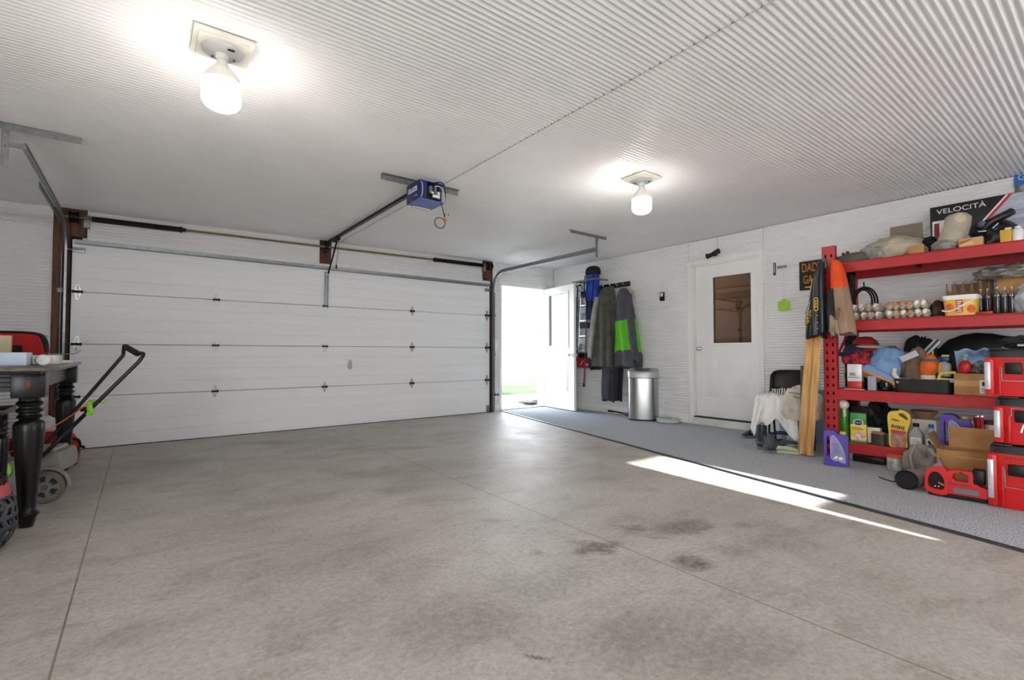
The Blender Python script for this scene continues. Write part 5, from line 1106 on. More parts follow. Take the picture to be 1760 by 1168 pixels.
m_.faces(vs, [(i*(N+1)+j, i*(N+1)+j+1, (i+1)*(N+1)+j+1, (i+1)*(N+1)+j) for i in range(N) for j in range(N)])
crumple(m_, (.26, .14, .15), 47, .2, 2, 3, m=M.Translation((0, .06, -.03))); m_.build('towel', mat('pale_blue_cloth', '#8fb0d4', .85, 0, .1, 8, .2, 60), t, solid=.003)
cloth('blister_pack', 'crumpled clear and dark packs piled on the labelled box', 'pack', 1668, 1702, 625, 5.13, bt, .14, mat('clear_dark_wrap', '#6f7476', .15, 0, .5, 16, .5, 40, col2='#2a2c30'), 48, .3, 2.4)
cloth('red_rag', 'red rag wedged behind the red rubber bulb', 'rag', 1652, 1682, 622, 5.32, bt, .12, mat('red_rag_cloth', '#8d1c1e', .85, 0, .2, 9), 49)
# ---- bottom shelf
l4 = LV[0]
t, w_, h_ = sit('pump_sprayer', 'green tube sprayer with round white cap at the upright end of the bottom shelf', 'sprayer', 1437, 1455, 702, 5.175, l4, .09)
m_ = MB(); m_.lathe([(.036, 0), (.04, .006), (.04, h_*.9), (.03, h_)], 22); m_.build('body', mat('bright_green_plastic', '#3f8f2e', .3, 0, .1, 6), t)
m_ = MB(); m_.tube([(.015, -.035, h_*.75), (.015, -.045, h_*1.05)], .014, 10); m_.ell((.012, -.045, h_*1.13), (.045, .035, .042)); m_.build('cap', mat('ivory_cap', '#e3dccd', .4), t)
t, w_, h_ = sit('plant_food_box', 'green and yellow plant food box beside the green sprayer', 'box', 1455, 1486, 710, 5.13, l4, .09, turn=.22)
GRN = mat('box_green', '#2f8a3f', .45); YLW = mat('box_yellow', '#e3c52c', .45)
box_part('green_top', t, (0, 0, h_*.81), (w_*.85, .09, h_*.38), GRN); box_part('yellow_body', t, (0, 0, h_*.345), (w_*.85, .09, h_*.55), YLW); box_part('green_base', t, (0, -.004, h_*.035), (w_*.9, .1, h_*.07), GRN)
m_ = MB(); m_.plate(circ(w_*.27, 24, 0, h_*.68, h_*.12), .002, M.Translation((0, -.0475, 0))); lg = m_.build('logo_rim', mat('print_white', ''), t)
m_ = MB(); m_.plate(circ(w_*.23, 24, 0, h_*.68, h_*.095), .002, M.Translation((0, -.0487, 0))); m_.build('logo_field', mat('logo_black', '#121a1c', .4), lg)
text('Miracle-Gro', w_*.085, mat('print_white', ''), lg, (0, -.0492, h_*.68))
lines(t, -w_*.38, w_*.3, h_*.45, h_*.5, 2, -.046, mat('print_brown', '#6b4a28', .5), .005)
m_ = MB(); m_.plate(smooth_outline([(-w_*.38, h_*.1), (-w_*.3, h_*.25), (0, h_*.35), (w_*.2, h_*.42), (w_*.38, h_*.2), (w_*.35, h_*.09)], 2), .0015, M.Translation((0, -.0465, 0))); m_.build('flower_picture', mat('flower_print', '#c9544c', .5, 0, .4, 30, col2='#f0dcd0'), t)
t, w_, h_ = sit('small_carton', 'small white carton with red edge behind the dark battery pack', 'carton', 1486, 1509, 735, 5.20, l4, .07)
carton(t, w_, .07, h_, mat('pail_white', '')); box_part('red_edge', t, (-w_*.45, -.037, h_/2), (w_*.1, .002, h_), mat('print_red', ''), 0)
t, w_, h_ = sit('battery_pack', 'dark battery pack with an orange copper band on the bottom shelf', 'battery', 1492, 1518, 739, 5.12, l4, .07)
m_ = MB(); m_.loft([hring(w_*.46, .033, z, 0, 0, 24, 4) for z in (0, h_*.72)]); m_.build('pack', mat('dark_grey_green', '#34362f', .5), t)
m_ = MB(); m_.loft([hring(w_*.42, .03, z, 0, 0, 24, 4) for z in (h_*.72, h_*.86)]); m_.build('band', mat('copper_plastic', '#a8673e', .4), t)
t, w_, h_ = sit('grey_carton', 'small dark grey carton between battery pack and yellow jug', 'carton', 1512, 1526, 745, 5.2, l4, .06)
carton(t, w_, .06, h_, mat('dark_grey_card', '#55565a', .7))
def jug(name, label, px0, px1, pyt, x, lev, outline, hole, body_m, d=.1, turn=0., cap=None, capm=None, group=None):
    t, w_, h_ = sit(name, label, 'jug', px0, px1, pyt, x, lev, d, group, turn)
    o = [(q_, max(0., r_)) for q_, r_ in smooth_outline([(a*w_, b_*h_) for a, b_ in outline], 3)]; hh = smooth_outline([(a*w_, b_*h_) for a, b_ in hole], 3)
    m_ = MB(); m_.plate(o, d, M.Translation((0, -d/2, 0)), [hh]); m_.build('body', body_m, t, bev=.006)
    c = cap; m_ = MB(); m_.cyl((c[0]*w_, 0, c[1]*h_), (c[0]*w_, 0, c[2]*h_), c[3]*w_, n=20); m_.build('cap', capm, t, bev=.002)
    return t, w_, h_
PUR = mat('purple_jug_plastic', '#4a35a0', .35, 0, .08, 6); LAV = mat('lavender_label', '#8f8bb8', .35, .1, .15, 14); SIL = mat('silver_rule', '#c9c9d6', .3, .5)
jo = [(-.47, .01), (0, 0), (.47, .01), (.5, .08), (.5, .55), (.49, .74), (.44, .83), (.42, .9), (.16, .9), (.1, .9), (-.05, .985), (-.3, 1.0), (-.46, .95), (-.5, .85), (-.49, .5), (-.5, .08)]
jh = [(-.37, .27), (-.38, .55), (-.37, .80), (-.29, .82), (-.25, .6), (-.25, .35), (-.3, .27)]
def oil_label(t, w_, h_, y):
    m_ = MB(); oo = smooth_outline([(-.2, .83), (.0, .80), (.2, .62), (.34, .4), (.38, .1), (.1, .16), (-.2, .2)], 2); m_.plate([(a*w_, b_*h_) for a, b_ in oo], .002, M.Translation((0, y-.001, 0))); l_ = m_.build('label', LAV, t)
    m_ = MB(); m_.tube([(a*w_, y-.001, b_*h_) for a, b_ in smooth_outline([(-.2, .83), (.0, .80), (.2, .62), (.34, .4), (.38, .1), (.1, .16), (-.2, .2)], 2)], .003, 5, closed=True); m_.build('label_border', SIL, l_)
    lines(l_, -.14*w_, .16*w_, .4*h_, .62*h_, 6, y-.002, mat('label_violet_ink', '#5a5591', .5), .004)
    m_ = MB(); m_.ell((.02*w_, y-.001, .25*h_), (.012, .002, .012)); m_.ell((.2*w_, y-.001, .22*h_), (.016, .002, .014)); m_.box((-.05*w_, y-.001, .215*h_), (.1*w_, .002, .012)); m_.build('label_picture', mat('print_white', ''), l_)
YCAP = mat('cap_yellow', '#d9c24a', .4)
t, w_, h_ = jug('oil_jug', 'purple oil jug standing on the carpet at the foot of the rack', 1411, 1450, 740, 4.70, CF, jo, jh, PUR, .11, .25, (.28, .88, .97, .13), YCAP); oil_label(t, w_, h_, -.056)
t, w_, h_ = jug('oil_jug', 'purple oil jug on the bottom shelf behind the open cardboard box', 1611, 1664, 713, 5.13, l4, jo, jh, PUR, .13, .1, (.28, .88, .98, .13), YCAP); oil_label(t, w_, h_, -.066)
yo = [(-.42, .02), (0, 0), (.34, .02), (.36, .1), (.34, .36), (.4, .5), (.5, .7), (.5, .84), (.36, .93), (.12, .985), (-.05, .95), (-.38, .92), (-.5, .78), (-.46, .35)]
yh = [(.0, .86), (.12, .90), (.30, .84), (.39, .76), (.36, .73), (.2, .78), (.04, .83)]
t, w_, h_ = jug('yellow_jug', 'yellow handled jug with a brown label on the bottom shelf', 1521, 1559, 703, 5.12, l4, yo, yh, mat('jug_yellow', '#e0bd20', .4, 0, .06, 6), .12, .15, (-.2, .90, 1.0, .17), BLACK_PLASTIC)
m_ = MB(); m_.plate([(a*w_, b_*h_) for a, b_ in smooth_outline([(-.34, .03), (.3, .03), (.3, .36), (.26, .42), (-.3, .42), (-.36, .3)], 2)], .002, M.Translation((0, -.0625, 0))); l_ = m_.build('label', mat('brown_label', '#8a5a48', .5, 0, .35, 22, col2='#b98a74'), t)
m_ = MB(); m_.plate([(a*w_, b_*h_) for a, b_ in ((-.36, .38), (.1, .34), (.3, .40), (.3, .44), (-.36, .46))], .002, M.Translation((0, -.0635, 0))); m_.build('red_band', mat('print_red', ''), l_)
m_ = MB()
for i in range(7): m_.box(((-.3+.085*i)*w_, -.0625, (.55-.006*i)*h_), (.055*w_, .002, (.075 if i % 3 else .1)*h_), rot=(0, .1, 0))
m_.build('dark_lettering', INK, t)
m_ = MB(); m_.plate([(a*w_, b_*h_) for a, b_ in smooth_outline([(-.35, .74), (-.2, .70), (.05, .69), (-.1, .725)], 3)], .002, M.Translation((0, -.0625, 0))); m_.build('swoosh', INK, t)
t, w_, h_ = sit('white_carton', 'white carton behind the two grey motor oil bottles', 'carton', 1557, 1606, 721, 5.27, l4, .2)
carton(t, w_, .2, h_, mat('off_white_card', '#d6d1c8', .7)); zc_ = l4+h_+.001
t = thing('clay_bowl', 'stack of brown clay saucers on the white carton', 'bowl', (5.36, yw(1586, 5.36), zc_), 0)
m_ = MB(); m_.lathe([(.05, 0), (.06, .02), (.09, .055), (.095, .07), (.02, .075)], 24); m_.build('bowl', mat('clay', '#8d6b50', .85), t)
def oilbot(label, px0, px1, pyt, capm, pic):
    t, w_, h_ = sit('motor_oil_bottle', label, 'bottle', px0, px1, pyt, 5.115, l4, .07, 'grey motor oil bottles', .12)
    G = mat('grey_oil_bottle', '#8f9498', .4, 0, .06, 6)
    m_ = MB(); m_.loft([hring(w_*a, .033*b_, z*h_, 0, 0, 28, 4) for z, a, b_ in ((0, .43, .9), (.02, .46, 1), (.5, .46, 1), (.6, .43, .95), (.72, .3, .75), (.8, .17, .5), (.87, .15, .45))]); m_.build('body', G, t)
    m_ = MB(); m_.cyl((0, 0, h_*.87), (0, 0, h_), w_*.2, n=20); m_.build('cap', capm, t, bev=.002)
    l_ = box_part('label', t, (.0, -.034, h_*.29), (w_*.68, .002, h_*.36), LABEL, 0)
    if pic:
        m_ = MB(); m_.plate([(a*w_, b_*h_) for a, b_ in ((-.25, .38), (-.1, .42), (.15, .18), (.05, .14), (-.15, .26))], .001, M.Translation((0, -.0362, 0))); m_.build('print', INK, l_)
        m_ = MB(); m_.plate([(a*w_, b_*h_) for a, b_ in ((.1, .16), (.32, .13), (.32, .4), (.2, .34))], .001, M.Translation((0, -.0362, 0))); m_.build('yellow_print', mat('tool_yellow', ''), l_)
    else:
        lines(l_, -.26*w_, .2*w_, .2*h_, .4*h_, 5, -.0357, mat('print_grey', ''), .003)
        m_ = MB(); m_.box((.15*w_, -.0357, .3*h_), (.12*w_, .001, .03*h_)); m_.build('red_print', mat('print_red', ''), l_)
oilbot('grey motor oil bottle with black cap on the bottom shelf', 1556, 1583, 728, BLACK_PLASTIC, False)
oilbot('grey motor oil bottle with blue cap on the bottom shelf', 1583, 1608, 730, mat('cap_blue', '#2147a6', .4), True)
t, w_, h_ = sit('flashlight', 'red metal flashlight on a green foot at the near end of the bottom shelf', 'flashlight', 1671, 1690, 714, 5.14, l4, .07)
m_ = MB(); m_.tube([(.012, 0, h_*.12), (-.002, 0, h_*.55), (-.012, 0, h_*.95)], [.028, .026, .03], 16); m_.build('barrel', mat('red_anodised', '#a31621', .3, .3), t)
m_ = MB(); m_.tube([(-.012, 0, h_*.95), (-.0128, 0, h_*.99)], .034, 16); m_.build('rim', CHROME, t)
m_ = MB(); m_.lathe([(.045, 0), (.046, .02), (.03, .036)], 20, M.Translation((.015, 0, 0))); m_.build('foot', mat('green_plastic', '#4da83c', .4), t)
m_ = MB()
for q in (.35, .6): m_.ell((.004, -.028, h_*q), (.006, .004, .006))
m_.build('switch', CHROME, t)
t, w_, h_ = sit('paint_tub', 'small white tub with reddish print beside the red flashlight', 'tub', 1691, 1708, 724, 5.18, l4, .08)
m_ = MB(); m_.lathe([(.04, 0), (.046, h_*.9)], 22); m_.build('tub', mat('pail_white', ''), t)
m_ = MB(); m_.lathe([(.049, h_*.9), (.049, h_)], 22); m_.build('lid', mat('dark_lid', '#4a3b3a', .4), t)
box_part('print', t, (.01, -.046, h_*.4), (.03, .004, h_*.4), mat('brown_label', ''), 0)
cloth('black_hose', 'tangle of black hose deep on the bottom shelf behind the battery pack', 'hose', 1488, 1524, 700, 5.42, l4, .2, BLACK_MATT, 51, .4, 2.6)
t, w_, h_ = sit('maroon_box', 'dark red box at the back of the bottom shelf behind the plant food', 'box', 1462, 1500, 700, 5.45, l4, .15)
carton(t, w_, .15, h_, mat('dark_maroon', '#3b1416', .6))
# ---- under the rack and in front of it
def fthing(name, label, cat, px, py, rz=-PI/2, group=None):
    p = P(px, py, 2, CF); return thing(name, label, cat, (p.x, p.y, CF), rz, group)
t, w_, h_ = sit('tool_case', 'flat black tool case on the carpet under the bottom beam', 'case', 1461, 1517, 781, 5.04, CF, .22, maxh=.058)
m_ = MB(); m_.box((0, 0, h_/2), (w_, .22, h_), bev=.012); m_.build('case', BLACK_PLASTIC, t)
m_ = MB(); m_.tube(spline([(-.06, -.112, h_*.4), (-.05, -.125, h_*.4), (.05, -.125, h_*.4), (.06, -.112, h_*.4)]), .006, 6); m_.build('handle', BLACK_MATT, t)
t, w_, h_ = sit('grey_block', 'small grey block between the purple jug and the flat black case', 'block', 1448, 1462, 778, 5.08, CF, .08, maxh=.058)
box_part('block', t, (0, 0, h_/2), (w_, .08, h_), mat('grey_block', '#7e8287', .7), .003)
t, w_, h_ = sit('mason_jar', 'clear jar with orange lid beside the flat black case', 'jar', 1515, 1547, 784, 4.87, CF, .12, maxh=.15)
m_ = MB(); m_.lathe([(w_*.42, 0), (w_*.46, .008), (w_*.47, h_*.8), (w_*.44, h_*.86)], 26); m_.build('jar', mat('greenish_jar', '#7d8a72', .15, 0, .5, 18, col2='#c9cdc4'), t)
m_ = MB(); m_.lathe([(w_*.48, h_*.86), (w_*.48, h_)], 26); m_.build('lid', mat('orange_lid', '#d2562a', .4), t)
WAD = mat('grey_waxed_canvas', '#6f6862', .6, 0, .2, 8, .45, 30, col2='#8d857d')
t = fthing('canvas_bag', 'crumpled grey canvas bag slumped in front of the bottom beam', 'bag', 1588, 822); t.location.x += .06
m_ = MB(); crumple(m_, (.23, .18, .235), 61, .22, 1.9, 4); m_.build('bag', WAD, t)
m_ = MB(); m_.tube(spline([(-.05, -.05, .24), (-.07, -.10, .16), (-.05, -.105, .06)]), .008, 6); m_.tube(spline([(.04, -.05, .235), (.08, -.08, .19), (.13, -.05, .22)]), .018, 8, flat=(1, .5)); m_.build('strap', mat('pale_grey_strap', '#9b948c', .6), t)
t = fthing('rubber_boot', 'grey boot lying with its dark round opening towards the room', 'boot', 1566, 838, -PI/2-.25)
m_ = MB(); rr = []
for i, (y, z, a, b_) in enumerate(((-.05, .062, .066, .058), (-.02, .064, .07, .062), (.06, .066, .07, .062), (.14, .064, .06, .058), (.2, .055, .045, .05))): rr.append([V((a*math.cos(q), y+.01*math.sin(q), z+b_*math.sin(q))) for q in [2*PI*j/24 for j in range(24)]])
m_.loft(rr); m_.build('shaft', WAD, t)
m_ = MB(); m_.tube([V((.066*math.cos(q), -.052+.01*math.sin(q), .062+.058*math.sin(q))) for q in [2*PI*j/24 for j in range(24)]], .009, 8, closed=True); m_.build('rim', BLACK_PLASTIC, t)
m_ = MB(); m_.loft([[V((.06*math.cos(q), -.056+.01*math.sin(q), .062+.052*math.sin(q))) for q in [2*PI*j/24 for j in range(24)]], [V((.05*math.cos(q), -.03, .062+.045*math.sin(q))) for q in [2*PI*j/24 for j in range(24)]]]); m_.build('opening', BLACK_MATT, t)
t = fthing('loose_cord', 'thin black cord lying on the carpet between the jar and the boot', 'cord', 1530, 824, 0)
a_, b_, c_ = [P(x, y, 2, CF+.004)-V(t.location) for x, y in ((1511, 819), (1530, 826), (1552, 829))]
m_ = MB(); m_.tube(spline([a_, b_, c_]), .004, 6); m_.build('cord', BLACK_MATT, t)
# open cardboard box
t = fthing('open_box', 'open brown cardboard box on the carpet behind the red band saw', 'box', 1664, 838); t.location.x += .13; t.location.y -= .0
w_, h_, d_ = .34, .25, .22; CB = CARD
m_ = MB()
for c, s in (((0, -d_/2, h_/2), (w_, .005, h_)), ((0, d_/2, h_/2), (w_, .005, h_)), ((-w_/2, 0, h_/2), (.005, d_, h_)), ((w_/2, 0, h_/2), (.005, d_, h_)), ((0, 0, .004), (w_, d_, .006))): m_.box(c, s)
m_.build('walls', CB, t, smooth=False)
m_ = MB(); m_.box((.02, d_/2+.03, h_+.07), (w_*.95, .005, .16), rot=(-.4, 0, 0)); m_.build('flap', CB, t, smooth=False)
m_ = MB(); m_.box((-w_/2-.03, 0, h_+.05), (.005, d_*.9, .12), rot=(0, -.5, 0)); m_.build('flap', CARD_D, t, smooth=False)
m_ = MB(); m_.box((.0, -d_/2+.03, h_-.012), (w_*.98, .07, .004), rot=(-.25, 0, 0)); m_.build('flap', CB, t, smooth=False)
lines(t, -.06, .1, h_*.84, h_*.86, 1, -d_/2-.0035, TAPE, .01)
# band saw
RTOOL = mat('tool_red', '#cf1a1c', .38, 0, .05, 5); TGREY = mat('tool_grey', '#6b6e75', .45, 0, .1, 8)
pa, pb = P(1590, 850, 2, CF), P(1697, 868, 2, CF); mid = (pa+pb)/2; ang = math.atan2(pb.y-pa.y, pb.x-pa.x)
t = thing('band_saw', 'red cordless band saw with black battery on the carpet beside the tool boxes', 'band saw', mid+V((.06, 0, 0)), ang); Ls = (pb-pa).length
m_ = MB(); o = smooth_outline([(-.5*Ls, .03), (-.15*Ls, .02), (-.13*Ls, .16), (-.22*Ls, .2), (-.36*Ls, .195), (-.49*Ls, .165), (-.52*Ls, .1)], 3); m_.plate(o, .08, M.Translation((0, -.04, 0)), [smooth_outline([(-.45*Ls, .055), (-.22*Ls, .05), (-.2*Ls, .11), (-.27*Ls, .155), (-.38*Ls, .16), (-.46*Ls, .12)], 3)]); m_.build('guard', RTOOL, t, bev=.006)
m_ = MB(); m_.plate(smooth_outline([(-.46*Ls, .045), (-.2*Ls, .04), (-.18*Ls, .12), (-.26*Ls, .165), (-.4*Ls, .17), (-.47*Ls, .12)], 3), .03, M.Translation((0, .0, 0))); m_.build('throat', mat('black_plastic', ''), t)
m_ = MB(); m_.tube([(-.3*Ls, -.015, .09), (-.2*Ls, -.015, .075)], .008, 6); m_.build('blade_guide', mat('brass', '#b98d4a', .35, .8), t)
m_ = MB()
for q in (-.36, -.30): m_.ell((q*Ls, -.012, .06), (.007, .005, .007))
m_.build('guide_bolt', CHROME, t)
m_ = MB(); o = [(-.16*Ls, .03), (.5*Ls, .03), (.5*Ls, .09), (.36*Ls, .105), (.3*Ls, .125), (.26*Ls, .19), (-.05*Ls, .19), (-.16*Ls, .17)]; m_.plate(o, .07, M.Translation((0, -.035, 0)), [rrect(.25*Ls, .055, .015, 3, .08*Ls, .145)]); m_.build('motor_body', RTOOL, t, bev=.008)
m_ = MB(); m_.plate(rrect(.42*Ls, .032, .014, 4, .16*Ls, .06), .006, M.Translation((0, -.042, 0))); m_.build('grip_panel', TGREY, t)
text('MILWAUKEE', .019, INK, t, (.06*Ls, -.0365, .098), sx=1.0)
m_ = MB(); m_.box((.36*Ls, .0, .16), (.2*Ls, .075, .10), bev=.01); m_.build('battery', BLACK_PLASTIC, t)
m_ = MB(); m_.box((-.0*Ls, .005, .016), (.96*Ls, .07, .03), bev=.01); m_.build('base_guard', BLACK_MATT, t)
m_ = MB(); m_.plate(smooth_outline([(-.45*Ls, .185), (-.3*Ls, .2), (-.16*Ls, .175), (-.22*Ls, .21), (-.27*Ls, .25), (-.31*Ls, .22)], 3), .05, M.Translation((0, -.025, 0))); m_.build('front_handle', TGREY, t, bev=.006)
# modular tool boxes
def toolbox(label, loc, rz, w_, d_, h_, big, lt=.72, bl=(.74, .40)):
    t = thing('tool_box', label, 'tool box', loc, rz, 'stacked red tool boxes'); lz = h_-.05
    m_ = MB(); m_.loft([[V((p.x*k, p.y*k, z)) for p in hring(w_/2, d_/2, 0, 0, 0, 40, 9)] for z, k in ((.0, .96), (.012, .98), (lz, 1.0))]); m_.build('body', RTOOL, t, angle=30)
    m_ = MB(); m_.loft([[V((p.x*k, p.y*k, z)) for p in hring(w_/2, d_/2, 0, 0, 0, 40, 9)] for z, k in ((lz, 1.005), (h_-.012, 1.005), (h_, .97))])
    m_.build('lid', mat('black_lid', '#1b1c20', .45, 0, .1, 9), t, angle=30)
    for s in (-1, 1):
        m_ = MB(); m_.box((s*w_*.465, -d_/2+.005, lz*.5), (w_*.09, .05, lz*.96), bev=.012); ps = m_.build('corner_post', RTOOL, t)
        m_ = MB(); m_.box((s*w_*.478, -d_/2-.022, lz*.52), (w_*.055, .012, lz*.72), bev=.005); m_.build('metal_corner', mat('light_metal_grey', '#c8c9cc', .35, .4), ps)
    for s in (-1, 1):
        m_ = MB(); x = s*w_*.26; m_.box((x, -d_/2-.008, lz*lt), (.075, .02, .07), bev=.006); la = m_.build('latch', BLACK_PLASTIC, t)
        m_ = MB(); m_.tube([(x-.05, -d_/2-.016, lz*bl[0]), (x-.05, -d_/2-.016, lz*bl[1]), (x+.05, -d_/2-.016, lz*bl[1]), (x+.05, -d_/2-.016, lz*bl[0])], .005, 6); m_.build('bail', CHROME, la)
        m_ = MB()
        for i in range(6): m_.box((x-.045+.018*i, -d_/2-.004, lz*.93), (.009, .008, .014))
        m_.build('rib', mat('tool_red_dark', '#8f0f12', .45), la)
    for x in (-w_*.12, w_*.12, -w_*.38):
        if big is None and x > -w_*.3: continue
        m_ = MB(); m_.box((x, -d_/2-.002, lz*.4), (.014, .012, lz*.75), bev=.004); m_.build('body_rib', RTOOL, t)
    for s in (-.38, .0, .38):
        m_ = MB(); m_.box((s*w_, -d_/2+.02, h_+.004), (.09, .04, .012), bev=.004); m_.build('cleat', mat('black_lid', ''), t)
    return t
pk = P(1700, 869, 2, CF); 
wB, dB = .52, .38
def pback(px, py_, x): return yw(px, x)
# three boxes, one on another, front faces towards the room
xf = pk.x; yl = pk.y
b1 = toolbox('large red tool box at the bottom of the stack on the carpet', (xf+dB/2+.02, yl-wB/2, CF), -PI/2, wB, dB, .385, True)
zB = CF+.385+.012
xf2 = xf+.01; yl2 = yw(1706, xf2)
b2 = toolbox('red drawered tool box with white lettering in the middle of the stack', (xf2+dB/2+.02, yl2-wB/2, zB), -PI/2, wB, dB, .285, None, .74, (.74, .95))
WL = mat('logo_white_paint', '#ecebe9', .45)
text('Milwaukee', .07, WL, b2, (-.155, -dB/2-.004, .10), align='LEFT', shear=.25, bold=.0015)
m_ = MB(); m_.plate([(-.155, .072), (.09, .074), (.22, .052), (.05, .062)], .001, M.Translation((0, -dB/2-.0045, 0))); m_.build('logo_flash', WL, b2)
m_ = MB(); m_.plate(rrect(.065, .036, .014, 4, -.085, .026), .02, M.Translation((0, -dB/2-.012, 0))); m_.build('button', BLACK_PLASTIC, b2)
zC = zB+.285+.012; xf3 = xf+.0; yl3 = yw(1692, xf3)
b3 = toolbox('red tool box with black lid on top of the stack', (xf3+dB/2+.02, yl3-wB/2, zC), -PI/2, wB, dB, .29, False)
zD = zC+.29+.012
t = thing('black_pouch', 'black pouch and parts lying on the lid of the topmost red tool box', 'pouch', (xf3+.16, yl3-.17, zD), -PI/2)
m_ = MB(); crumple(m_, (.2, .16, .07), 71, .25, 2, 4); m_.build('pouch', BLACK_CLOTH, t)
t = thing('hand_tool', 'silver and red hand tool on the lid of the topmost red tool box', 'tool', (xf3+.06, yl3-.26, zD), -PI/2)
m_ = MB(); m_.tube([(-.12, 0, .012), (.14, 0, .012)], .01, 8); m_.build('blade', CHROME, t)
m_ = MB(); m_.tube([(.0, .05, .03), (.14, .05, .035)], .022, 8); m_.build('grip', RTOOL, t)
# ------------------------------------------------------------------ vests on the upright
LEATH = mat('black_leather', '#16171b', .35, 0, .15, 10, .2, 50)
vx = 4.99
v1 = thing('leather_vest', 'black leather vest with yellow patches hanging on the red upright', 'vest', (vx, yw(1407, vx), 1.76), -PI/2)
def vz(py): return zw(1407, py, vx)-1.76
m_ = MB(); drape(m_, [(vz(447), .022, .03, .05, 0), (vz(458), .035, .05, .035, 0), (vz(480), .048, .075, .012, 0), (vz(520), .068, .09, -.003, -.0), (vz(560), .082, .095, -.015, 0), (vz(577), .085, .09, -.02, 0), (vz(579), .07, .08, -.02, 0)], 56, ((3, .4, .07), (5, 1.2, .06), (9, 2., .03)), .8, 3); bd = m_.build('body', LEATH, v1, angle=80)
m_ = MB(); m_.plate(rrect(.036, .125, .016, 4, .022, vz(524)), .008, M.Translation((0, -.105, 0)) , [rrect(.022, .108, .01, 4, .022, vz(524))]); m_.build('patch_border', mat('patch_yellow', '#c9a637', .7), v1)
m_ = MB(); m_.plate(rrect(.024, .11, .01, 4, .022, vz(524)), .006, M.Translation((0, -.104, 0))); pt = m_.build('patch', LEATH, v1)
m_ = MB()
for i, q in enumerate((-.03, -.005, .02)): m_.plate(smooth_outline([(.016, vz(524)+q), (.028, vz(524)+q+.004), (.028, vz(524)+q+.014), (.016, vz(524)+q+.016)], 2), .004, M.Translation((0, -.1065, 0)), [])
m_.build('patch_letters', mat('patch_yellow', ''), pt)
m_ = MB(); m_.plate(smooth_outline([(-0.073, vz(545)), (-0.026, vz(532)), (-0.031, vz(548)), (-0.073, vz(560))], 3), .004, M.Translation((0.0, -.088, 0))); m_.build('back_patch', mat('patch_gold', '#b69a3e', .7, 0, .5, 60, col2='#1a1a1a'), v1)
m_ = MB(); m_.plate(smooth_outline([(-0.040, vz(505)), (-0.019, vz(478)), (-0.012, vz(500)), (-0.023, vz(522))], 3), .004, M.Translation((0.0, -.070, 0))); m_.build('flame_patch', mat('patch_flame', '#d19a45', .7, 0, .3, 50), v1)
m_ = MB(); m_.plate(smooth_outline([(-0.071, vz(532)), (-0.026, vz(515)), (-0.025, vz(528)), (-0.071, vz(546))], 3), .004, M.Translation((0.0, -.082, 0))); m_.build('white_patch', mat('patch_white', '#b9b9b4', .7, 0, .6, 60, col2='#222222'), v1)
m_ = MB(); m_.ell((-.04, -.02, vz(578)), (.045, .05, .02)); m_.build('orange_lining', mat('orange_cloth', '#e0561b', .8), v1)
m_ = MB()
for py in (543, 555, 565): m_.ell((.03, -.10, vz(py)), .006, 8, 6)
m_.build('snap', CHROME, v1)
v2 = thing('hunting_vest', 'tan vest with blaze orange shoulders hanging on the red upright', 'vest', (vx, yw(1446, vx), 1.76), -PI/2)
TAN = mat('tan_cotton', '#9a8068', .9, 0, .1, 8, .3, 60); BLAZE = mat('blaze_orange', '#e8501a', .8, 0, .08, 8, .2, 60)
pr2 = [(vz(450), .025, .03, -.05, 0), (vz(456), .04, .05, -.03, 0), (vz(475), .055, .07, -.015, 0), (vz(499), .066, .08, -.004, 0)]
m_ = MB(); drape(m_, pr2, 48, ((4, .3, .05), (7, 1.0, .03)), .6, 4); m_.build('shoulder', BLAZE, v2, angle=80)
m_ = MB(); drape(m_, [(vz(497), .065, .079, -.004, 0), (vz(520), .075, .085, .005, 0), (vz(550), .09, .085, .015, 0), (vz(573), .096, .085, .02, 0), (vz(575), .09, .08, .02, 0)], 48, ((4, .9, .06), (7, 1.6, .05)), .7, 5); m_.build('body', TAN, v2, angle=80)
m_ = MB(); drape(m_, [(vz(500), .02, .02, -.05, -.07), (vz(530), .03, .03, -.05, -.08), (vz(562), .032, .03, -.045, -.08), (vz(572), .03, .028, -.045, -.08)], 32, ((3, .9, .1), (5, 1.6, .05)), .7, 6); m_.build('dark_panel', mat('navy_panel', '#1d222b', .8, 0, .3, 20), v2, angle=80)
m_ = MB()
for i in range(6): m_.tube(spline([(-.05+.012*i, -.105, vz(540+3*i)), (-.045+.01*i, -.115, vz(555)), (-.05+.014*i, -.11, vz(572+(i % 3)*3))]), .004, 5)
m_.build('lace', mat('pale_lace', '#b8a58c', .8), v2)
m_ = MB(); m_.tube(spline([(.0, -.10, vz(545)), (.02, -.105, vz(533)), (.03, -.105, vz(536)), (.015, -.11, vz(548)), (.005, -.11, vz(552))]), .004, 6); m_.build('cord_loop', mat('brown_cord', '#7a5a3c', .8), v2)
m_ = MB(); drape(m_, [(vz(452), .012, .02, .062, -.03), (vz(480), .02, .03, .055, -.05), (vz(525), .028, .03, .058, -.07), (vz(560), .03, .03, .06, -.075), (vz(574), .026, .028, .06, -.075)], 28, ((3, .5, .12), (5, 1.1, .06)), .8, 9); m_.build('front_panel', mat('black_leather_sheen', '#22262d', .3, 0, .2, 10, .2, 50), v1, angle=80)
m_ = MB(); m_.tube(spline([(.02, -.035, vz(456)), (.004, -.07, vz(480)), (.0, -.093, vz(510)), (-.002, -.105, vz(550)), (.0, -.10, vz(576))]), .006, 6); m_.build('edge_piping', mat('grey_piping', '#4a4f57', .4), v1)
